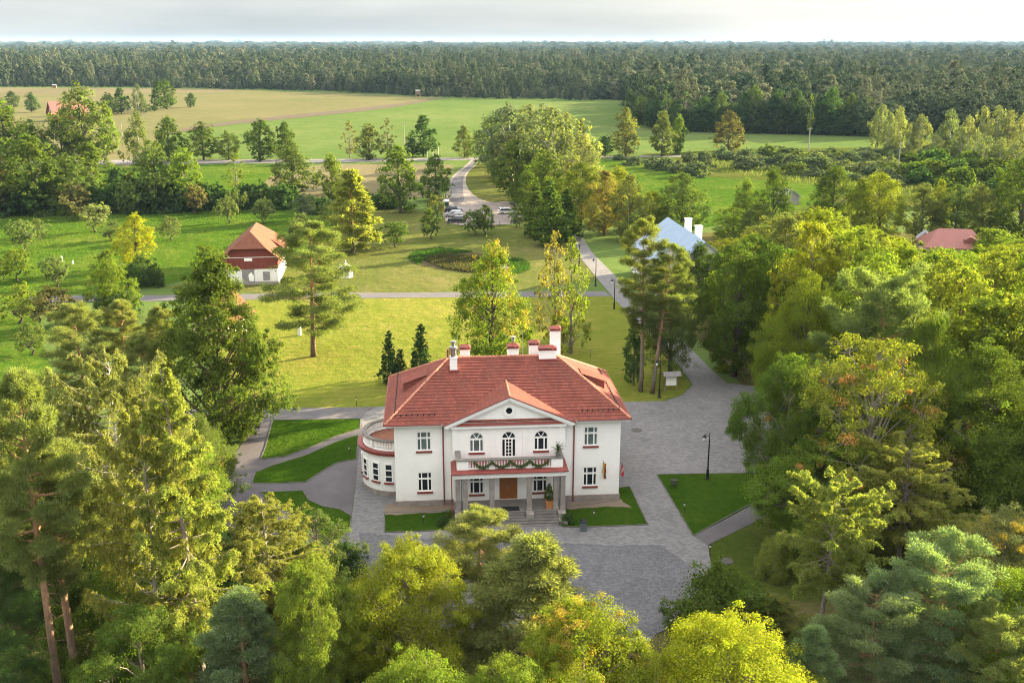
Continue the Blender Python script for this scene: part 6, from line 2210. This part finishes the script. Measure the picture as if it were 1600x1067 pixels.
def make_car(loc, rz, col, label, wagon=False, L=4.5):
    t = empty('parked_car', loc, rz, label, 'car', 'cars on the gravel parking place')
    W2 = 0.9
    if wagon:
        prof = [(-2.2, .35), (-2.25, .75), (-2.2, .95), (-2.05, 1.02), (-1.85, 1.45), (-1.6, 1.52), (0.3, 1.52), (0.55, 1.45), (1.15, 1.0), (2.0, .88), (2.2, .7), (2.22, .35)]
    else:
        prof = [(-2.2, .35), (-2.25, .75), (-2.2, .93), (-1.75, .98), (-1.1, 1.38), (-0.8, 1.43), (0.1, 1.43), (0.35, 1.38), (1.0, .98), (2.0, .85), (2.2, .68), (2.22, .35)]
    m = MB()
    n = len(prof)
    secs = []
    for sgn, ins in ((-1, 0.0), (1, 0.0)):
        pts = [(x * L / 4.5, sgn * (W2 - max(0, (z - 0.95)) * 0.38 - (0.1 if abs(x) > 2.1 else 0)), z) for x, z in prof]
        secs.append(pts)
    a = m.add(secs[0] + secs[1], [tuple(range(n)), tuple(range(2 * n - 1, n - 1, -1))] + [(i, n + i, n + (i + 1) % n, (i + 1) % n) for i in range(n)])
    body = m.build('body', car_paint('car_paint', col), t, bevel=0.05)
    gl_m = MAT['glass_dark']
    for s in (-1, 1):
        m = MB()
        y = lambda z: s * (W2 - (z - 0.95) * 0.38 + 0.012)
        xs = ((-1.95, -1.78, 0.30, 0.98) if wagon else (-1.45, -1.02, 0.12, 0.85))
        m.add([(xs[0], y(1.0), 1.0), (xs[3], y(1.0), 1.0), (xs[2], y(1.38), 1.38), (xs[1], y(1.38), 1.38)], [(0, 1, 2, 3) if s < 0 else (3, 2, 1, 0)])
        m.build('side_window', gl_m, t)
    m = MB()
    fx, ft = (1.13, 0.6) if wagon else (0.98, 0.38)
    m.add([(fx, -0.78, 1.015), (fx, 0.78, 1.015), (ft, 0.66, 1.42 if wagon else 1.37), (ft, -0.66, 1.42 if wagon else 1.37)], [(0, 1, 2, 3)])
    m.v = [(x + 0.03, yy, z + 0.02) for x, yy, z in m.v]
    m.build('windscreen', gl_m, t)
    m = MB()
    rx, rt = (-2.04, -1.86) if wagon else (-1.72, -1.14)
    m.add([(rx, -0.75, 1.04), (rt, -0.65, 1.40 if wagon else 1.35), (rt, 0.65, 1.40 if wagon else 1.35), (rx, 0.75, 1.04)], [(0, 1, 2, 3)])
    m.v = [(x - 0.03, yy, z + 0.02) for x, yy, z in m.v]
    m.build('rear_window', gl_m, t)
    for x in (-1.35, 1.38):
        for s in (-1, 1):
            m = MB()
            m.tube([(x, s * 0.70, 0.32), (x, s * 0.915, 0.32)], 0.32, 16)
            w_ = m.build('wheel', MAT['rubber'], t)
            m = MB()
            m.tube([(x, s * 0.90, 0.32), (x, s * 0.925, 0.32)], 0.2, 12)
            m.build('rim', MAT['grey_metal'], w_)
    for s in (-1, 1):
        m = MB()
        m.box(2.05, 2.2, s * 0.6 - 0.16, s * 0.6 + 0.16, 0.66, 0.8)
        m.build('headlight', MAT['lamp_glass'], t)
        m = MB()
        m.box(-2.26, -2.15, s * 0.62 - 0.14, s * 0.62 + 0.14, 0.72, 0.92)
        m.build('tail_light', M_fr, t)
    return t


make_car(G(708, 331.5), R(4), (0.012, 0.014, 0.03), 'dark blue saloon at the back of the row of three parked cars')
make_car(G(708.5, 339), R(184), (0.42, 0.44, 0.47), 'silver estate car between the two dark parked cars', True)
make_car(G(713.5, 348), R(184), (0.02, 0.022, 0.03), 'dark car nearest the pond, partly hidden by the pair of trees', True, 4.2)
make_car(G(793, 334.5), R(10), (0.75, 0.76, 0.78), 'white car parked alone at the right side of the parking place', True)
t = empty('waste_container', G(697, 323), R(5), 'dark green waste container with white lid behind the parked cars', 'container')
m = MB()
m.add([(-.6, -.5, .1), (.6, -.5, .1), (.6, .5, .1), (-.6, .5, .1), (-.7, -.6, 1.3), (.7, -.6, 1.3), (.7, .6, 1.3), (-.7, .6, 1.3)], [(0, 3, 2, 1), (4, 5, 6, 7), (0, 1, 5, 4), (1, 2, 6, 5), (2, 3, 7, 6), (3, 0, 4, 7)])
m.build('body', mat_plain('container_green', (0.02, 0.06, 0.04), 0.6, 0.2), t, bevel=0.05)
m = MB()
m.tube([(-0.72, 0, 1.2), (0.72, 0, 1.2)], 0.58, 14)
m.build('lid', MAT['white_trim'], t)
for sx in (-0.5, 0.5):
    m = MB()
    m.tube([(sx, -0.45, 0.1), (sx, 0.45, 0.1)], 0.1, 8)
    m.build('wheel', MAT['rubber'], t)

# poles
def pole(x, yb, ytop, r_, mat, label, arm=False, group=None, cat='pole'):
    p = G(x, yb)
    h = height_at(p, ytop)
    t = empty('utility_pole' if arm else 'pole', p, 0, label, cat, group)
    m = MB()
    m.tube([(0, 0, 0), (0, 0, h)], [r_, r_ * 0.7], 8)
    m.build('shaft', mat, t)
    if arm:
        m = MB()
        m.box(-0.9, 0.9, -0.06, 0.06, h - 0.5, h - 0.38)
        for s in (-0.8, 0, 0.8):
            m.lathe([(0.05, h - 0.38), (0.07, h - 0.25), (0.03, h - 0.18)], 6, (s, 0, 0))
        m.build('crossarm', mat, t)
    return t


M_pale = mat_plain('weathered_pole', (0.30, 0.28, 0.25), 0.9, 0.2, 3)
pole(1263, 236, 200, 0.22, M_pale, 'pale leaning utility pole in the meadow below the thin tall tree', True, 'utility poles of the meadow')
pole(1402, 276, 222, 0.2, M_pale, 'utility pole in front of the sunlit birch grove', True, 'utility poles of the meadow')
pole(632, 226, 192, 0.14, M_pale, 'thin utility pole out in the meadow left of the dark roadside tree', True, 'utility poles of the meadow')
pole(191, 212, 190, 0.15, M_pale, 'thin utility pole right of the huge willow', True, 'utility poles of the meadow')
for x, lab in ((668, 'left'), (676.5, 'middle'), (685, 'right')):
    pole(x, 246, 231, 0.08, MAT['white_trim'], f'{lab} of three white flagpoles beside the main road', False, 'white flagpoles')
for x, yb, lab in ((686.5, 328, 'left one of three thin wooden poles beside the waste container'), (690.5, 333, 'middle one of three thin wooden poles beside the waste container'), (694.5, 345, 'right one of three thin wooden poles, nearest the silver car')):
    pole(x, yb, 299 if x < 690 else 303, 0.11, MAT['wood'], lab, False, 'wooden poles by the parking place')
# low fence along the parking place
for i, x in enumerate((700, 716, 732, 748, 764, 781, 798, 812)):
    m = MB()
    m.lathe([(0.06, 0), (0.06, 0.95), (0.02, 1.02)], 6)
    o = m.build('fence_post', MAT['black_metal'], loc=G(x, 353.5 - abs(i - 3) * 0.1))
    tag(o, 'thin dark post in the row along the front of the parking place', 'post', 'posts along the parking place')

# ------------------------------------------------------------------ reeds and rough grass
def reeds(name, px, n, hmin, hmax, mat, label, seed):
    rng = np.random.default_rng(seed)
    poly = [G(x, y) for x, y in px]
    xs, ys = [p.x for p in poly], [p.y for p in poly]
    P = np.stack([rng.uniform(min(xs), max(xs), n * 3), rng.uniform(min(ys), max(ys), n * 3)], 1)
    ins = np.zeros(len(P), bool)
    for a, b in zip(poly, poly[1:] + poly[:1]):
        cond = (a.y > P[:, 1]) != (b.y > P[:, 1])
        xx = (b.x - a.x) * (P[:, 1] - a.y) / ((b.y - a.y) or 1e-9) + a.x
        ins ^= cond & (P[:, 0] < xx)
    P = P[ins][:n]
    lv = Leaves(rng)
    N = len(P)
    base = np.concatenate([P, np.full((N, 1), 0.03)], 1)
    D = unit(rng.normal(0, 0.28, (N, 3)) + np.array([0, 0, 1.0]))
    cl = np.clip(0.5 + 0.35 * np.sin(P[:, 0] * 0.5) * np.cos(P[:, 1] * 0.7) + rng.normal(0, 0.2, N), 0, 1)
    lv.blades(base, D, (hmin + hmax) / 2, 0.10, cl)
    o = bpy.data.objects.new(name, lv.mesh(name, MAT['needle']))
    COL.objects.link(o)
    tag(o, label, 'reeds', None, 'stuff')
    return o


reeds('reeds', [(662, 407), (690, 399), (735, 402), (770, 408), (775, 424), (735, 427), (690, 420)], 6000, 0.35, 0.8, None, 'brown reeds growing in the pond hollow', 1).color = (0.036, 0.036, 0.020, 1)
reeds('rush_grass', [(636, 404), (650, 392), (690, 388), (740, 394), (690, 401), (662, 408), (655, 415)], 4000, 0.15, 0.4, None, 'bright green rushes round the left rim of the pond', 2).color = (0.022, 0.050, 0.010, 1)
reeds('rush_grass', [(795, 403), (815, 405), (829, 412), (827, 423), (805, 430), (795, 428)], 2000, 0.15, 0.4, None, 'bright green rushes at the right end of the pond', 3).color = (0.022, 0.050, 0.010, 1)


reeds('tall_grass', [(0, 330), (480, 328), (540, 362), (470, 400), (360, 402), (330, 428), (205, 452), (40, 458), (-60, 470)], 14000, 0.1, 0.35, None, 'tufts of rough grass standing all over the orchard', 4).color = (0.046, 0.078, 0.010, 1)
reeds('tall_grass', [(1080, 248), (1420, 240), (1560, 300), (1330, 300), (1110, 268)], 7000, 0.5, 1.1, None, 'tall weeds growing between the willow bushes', 5).color = (0.066, 0.082, 0.028, 1)


# ------------------------------------------------------------------ the far woods
def far_proto(name, kind, seed):
    kw = dict(twigs=0, jit=0.25, up=0.2, hollow=0.12)
    if kind == 'spruce':
        mb, lv, *_ = lobed(seed, 18, 5.2, 0.06, 'cone', 34, 8, 9, 0.85, lobe=0.17, flat=0.6, **kw)
    elif kind == 'pine':
        mb, lv, *_ = lobed(seed, 17, 6.6, 0.14, 'ovoid', 20, 8, 10, 0.85, lobe=0.2, **kw)
    elif kind == 'young':
        mb, lv, *_ = lobed(seed, 8, 3.6, 0.03, 'cone', 20, 7, 8, 0.7, lobe=0.18, **kw)
    else:
        mb, lv, *_ = lobed(seed, 17, 9, 0.10, 'round', 26, 10, 10, 0.95, lobe=0.19, **kw)
    o = bpy.data.objects.new(name, lv.mesh(name, MAT_FAR))
    return o


def mat_far():
    t = NT('far_foliage')
    oi = t.new('ShaderNodeObjectInfo')
    at = t.new('ShaderNodeAttribute', attribute_name='tint')
    big = t.noise(t.pos(), 0.006, 4, 0.6)
    c1 = t.ramp(oi.outputs['Random'], [(0.0, (0.032, 0.060, 0.030)), (0.4, (0.060, 0.094, 0.044)), (0.75, (0.105, 0.132, 0.066)), (1.0, (0.18, 0.19, 0.105))])
    c = t.mix(t.ramp(big, [(0.4, (0, 0, 0)), (0.62, (0.4, 0.4, 0.4))]), c1, (0.115, 0.135, 0.070))
    c = t.mix(1.0, c, t.ramp(at.outputs['Fac'], [(0, (0.6, 0.6, 0.6)), (1, (1.35, 1.35, 1.35))]), 'MULTIPLY')
    df = t.new('ShaderNodeBsdfDiffuse')
    tr = t.new('ShaderNodeBsdfTranslucent')
    mx = t.new('ShaderNodeMixShader')
    mx.inputs[0].default_value = 0.16
    t.l.new(c, df.inputs[0])
    t.l.new(c, tr.inputs[0])
    t.l.new(df.outputs[0], mx.inputs[1])
    t.l.new(tr.outputs[0], mx.inputs[2])
    t.l.new(mx.outputs[0], t.out.inputs[0])
    return t.m


MAT_FAR = mat_far()
pcol = bpy.data.collections.new('forest_models')
far_kinds = ['a_spruce', 'b_spruce', 'c_pine', 'd_pine', 'e_broad', 'f_broad', 'g_young', 'h_young']
for i, kname in enumerate(far_kinds):
    pcol.objects.link(far_proto('forest_' + kname, kname[2:], 300 + i))

frng = np.random.default_rng(8)
edge_px = [(-500, 139), (0, 136), (130, 137), (340, 138.5), (520, 145), (690, 152), (850, 157), (985, 160), (987, 192), (1050, 205), (1350, 213), (1600, 215), (2100, 217)]
edge = [(G(x, y).x / G(x, y).y, G(x, y).y, x) for x, y in edge_px]
er_, eY = np.array([e[0] for e in edge]), np.array([e[1] for e in edge])
pts, scl, idx = [], [], []


def scatter(y0, y1, sp, maxr, sxy, szs, dens=1.0, side=0):
    ny = int((y1 - y0) / sp)
    for j in range(ny):
        y = y0 + (j + 0.5) * sp
        x0 = -maxr * y - 40
        nx = int(2 * -x0 / sp)
        X = x0 + (np.arange(nx) + frng.uniform(-0.5, 0.5, nx)) * sp
        Y = y + frng.uniform(-1.0, 1.0, nx) * sp
        front = np.interp(X / Y, er_, eY) + 9 * np.sin(X * 0.03) + 5 * np.sin(X * 0.11)
        d = Y - front
        ok = (d > 5) & (frng.random(nx) < dens)
        if side:
            ok &= (X / Y < 0.11) if side < 0 else (X / Y >= 0.11)
        for x, yy, dd in zip(X[ok], Y[ok], d[ok]):
            left = x / yy < 0.105
            young = left and dd < 60 + 35 * math.sin(x * 0.015) and frng.random() < 0.85
            stand = math.sin(x * 0.004 + 1.3) + math.sin(yy * 0.0023 + x * 0.0013)
            if young:
                k = 6 + int(frng.random() < 0.5)
                s = frng.uniform(0.85, 1.15) * (0.75 + dd / 300)
                pts.append((x, yy, 0)); scl.append((s * 1.2, s * 1.2, s)); idx.append(k)
                continue
            if left and dd < 300:
                k = frng.choice([0, 2, 3, 4, 5, 4, 5]) if math.sin(x * 0.012 + 2) > -0.2 else frng.choice([4, 5, 5, 4, 2])
                zz = frng.uniform(0.7, 1.1)
            elif not left and yy < 2200:
                k = frng.choice([4, 5, 4, 5, 4, 5, 2])
                zz = frng.uniform(0.65, 1.2)
            elif stand > 0.5:
                k = frng.choice([0, 1, 2, 3, 4])
                zz = frng.uniform(0.7, 1.2)
            else:
                k = frng.choice([4, 5, 4, 5, 4, 2, 0])
                zz = frng.uniform(0.6, 1.25)
            zz *= 1 + 0.16 * math.sin(x * 0.011 + yy * 0.004) * math.cos(yy * 0.017) + 0.1 * math.sin(x * 0.031) * math.sin(yy * 0.043)
            if frng.random() < 0.12:
                zz *= 1.3
            if yy > 4000:
                zz *= 1 + 0.35 * math.sin(x * 0.0021 + 1) * math.sin(yy * 0.003) + frng.uniform(-0.2, 0.2)
            s = sxy * frng.uniform(0.65, 1.2)
            pts.append((x, yy, 0)); scl.append((s, s, zz * szs)); idx.append(k)


scatter(700, 1300, 6.4, 0.62, 1.05, 1.0, 1.0, -1)
scatter(440, 1300, 9.0, 0.62, 1.3, 1.0, 1.0, 1)
scatter(1300, 2200, 11.5, 0.62, 1.8, 1.0)
scatter(2200, 4000, 22, 0.62, 3.2, 1.0)
scatter(4000, 7500, 48, 0.62, 6.5, 1.1)
scatter(7500, 14000, 110, 0.62, 14.0, 1.25)
pm = bpy.data.meshes.new('forest')
N = len(pts)
pm.vertices.add(N)
pm.vertices.foreach_set('co', np.array(pts, np.float32).ravel())
a = pm.attributes.new('scl', 'FLOAT_VECTOR', 'POINT')
a.data.foreach_set('vector', np.array(scl, np.float32).ravel())
a = pm.attributes.new('kind_index', 'INT', 'POINT')
a.data.foreach_set('value', np.array(idx, np.int32))
a = pm.attributes.new('turn', 'FLOAT', 'POINT')
a.data.foreach_set('value', frng.uniform(0, 6.283, N).astype(np.float32))
forest = bpy.data.objects.new('forest', pm)
COL.objects.link(forest)
tag(forest, 'dark mixed forest stretching from behind the meadows to the horizon', 'forest', None, 'stuff')
ng = bpy.data.node_groups.new('forest_nodes', 'GeometryNodeTree')
ng.interface.new_socket('Geometry', in_out='INPUT', socket_type='NodeSocketGeometry')
ng.interface.new_socket('Geometry', in_out='OUTPUT', socket_type='NodeSocketGeometry')
gi, go = ng.nodes.new('NodeGroupInput'), ng.nodes.new('NodeGroupOutput')
iop = ng.nodes.new('GeometryNodeInstanceOnPoints')
ci = ng.nodes.new('GeometryNodeCollectionInfo')
ci.inputs['Collection'].default_value = pcol
ci.inputs['Separate Children'].default_value = True
ci.inputs['Reset Children'].default_value = True


def named(nm, ty):
    n_ = ng.nodes.new('GeometryNodeInputNamedAttribute')
    n_.data_type = ty
    n_.inputs['Name'].default_value = nm
    return n_.outputs['Attribute']


cx = ng.nodes.new('ShaderNodeCombineXYZ')
ng.links.new(named('turn', 'FLOAT'), cx.inputs['Z'])
er2 = ng.nodes.new('FunctionNodeEulerToRotation')
ng.links.new(cx.outputs[0], er2.inputs[0])
ng.links.new(gi.outputs[0], iop.inputs['Points'])
ng.links.new(ci.outputs[0], iop.inputs['Instance'])
iop.inputs['Pick Instance'].default_value = True
ng.links.new(named('kind_index', 'INT'), iop.inputs['Instance Index'])
ng.links.new(er2.outputs[0], iop.inputs['Rotation'])
ng.links.new(named('scl', 'FLOAT_VECTOR'), iop.inputs['Scale'])
ng.links.new(iop.outputs[0], go.inputs[0])
md = forest.modifiers.new('scatter', 'NODES')
md.node_group = ng
print('trees', len(trees), 'wood', nw, 'forest', N)

# ------------------------------------------------------------------ the air
hz_t = NT('haze')
pv = hz_t.new('ShaderNodeVolumePrincipled')
pv.inputs['Color'].default_value = (0.40, 0.64, 1.0, 1)
pv.inputs['Density'].default_value = 0.000034
pv.inputs['Anisotropy'].default_value = 0.0
hz_t.l.new(pv.outputs[0], hz_t.out.inputs['Volume'])
hb = MB()
hb.box(-17000, 17000, -500, 25000, -1.0, 62.0)
tag(hb.build('haze', hz_t.m), 'thin pale haze in the air over the far forest', 'haze', None, 'stuff')
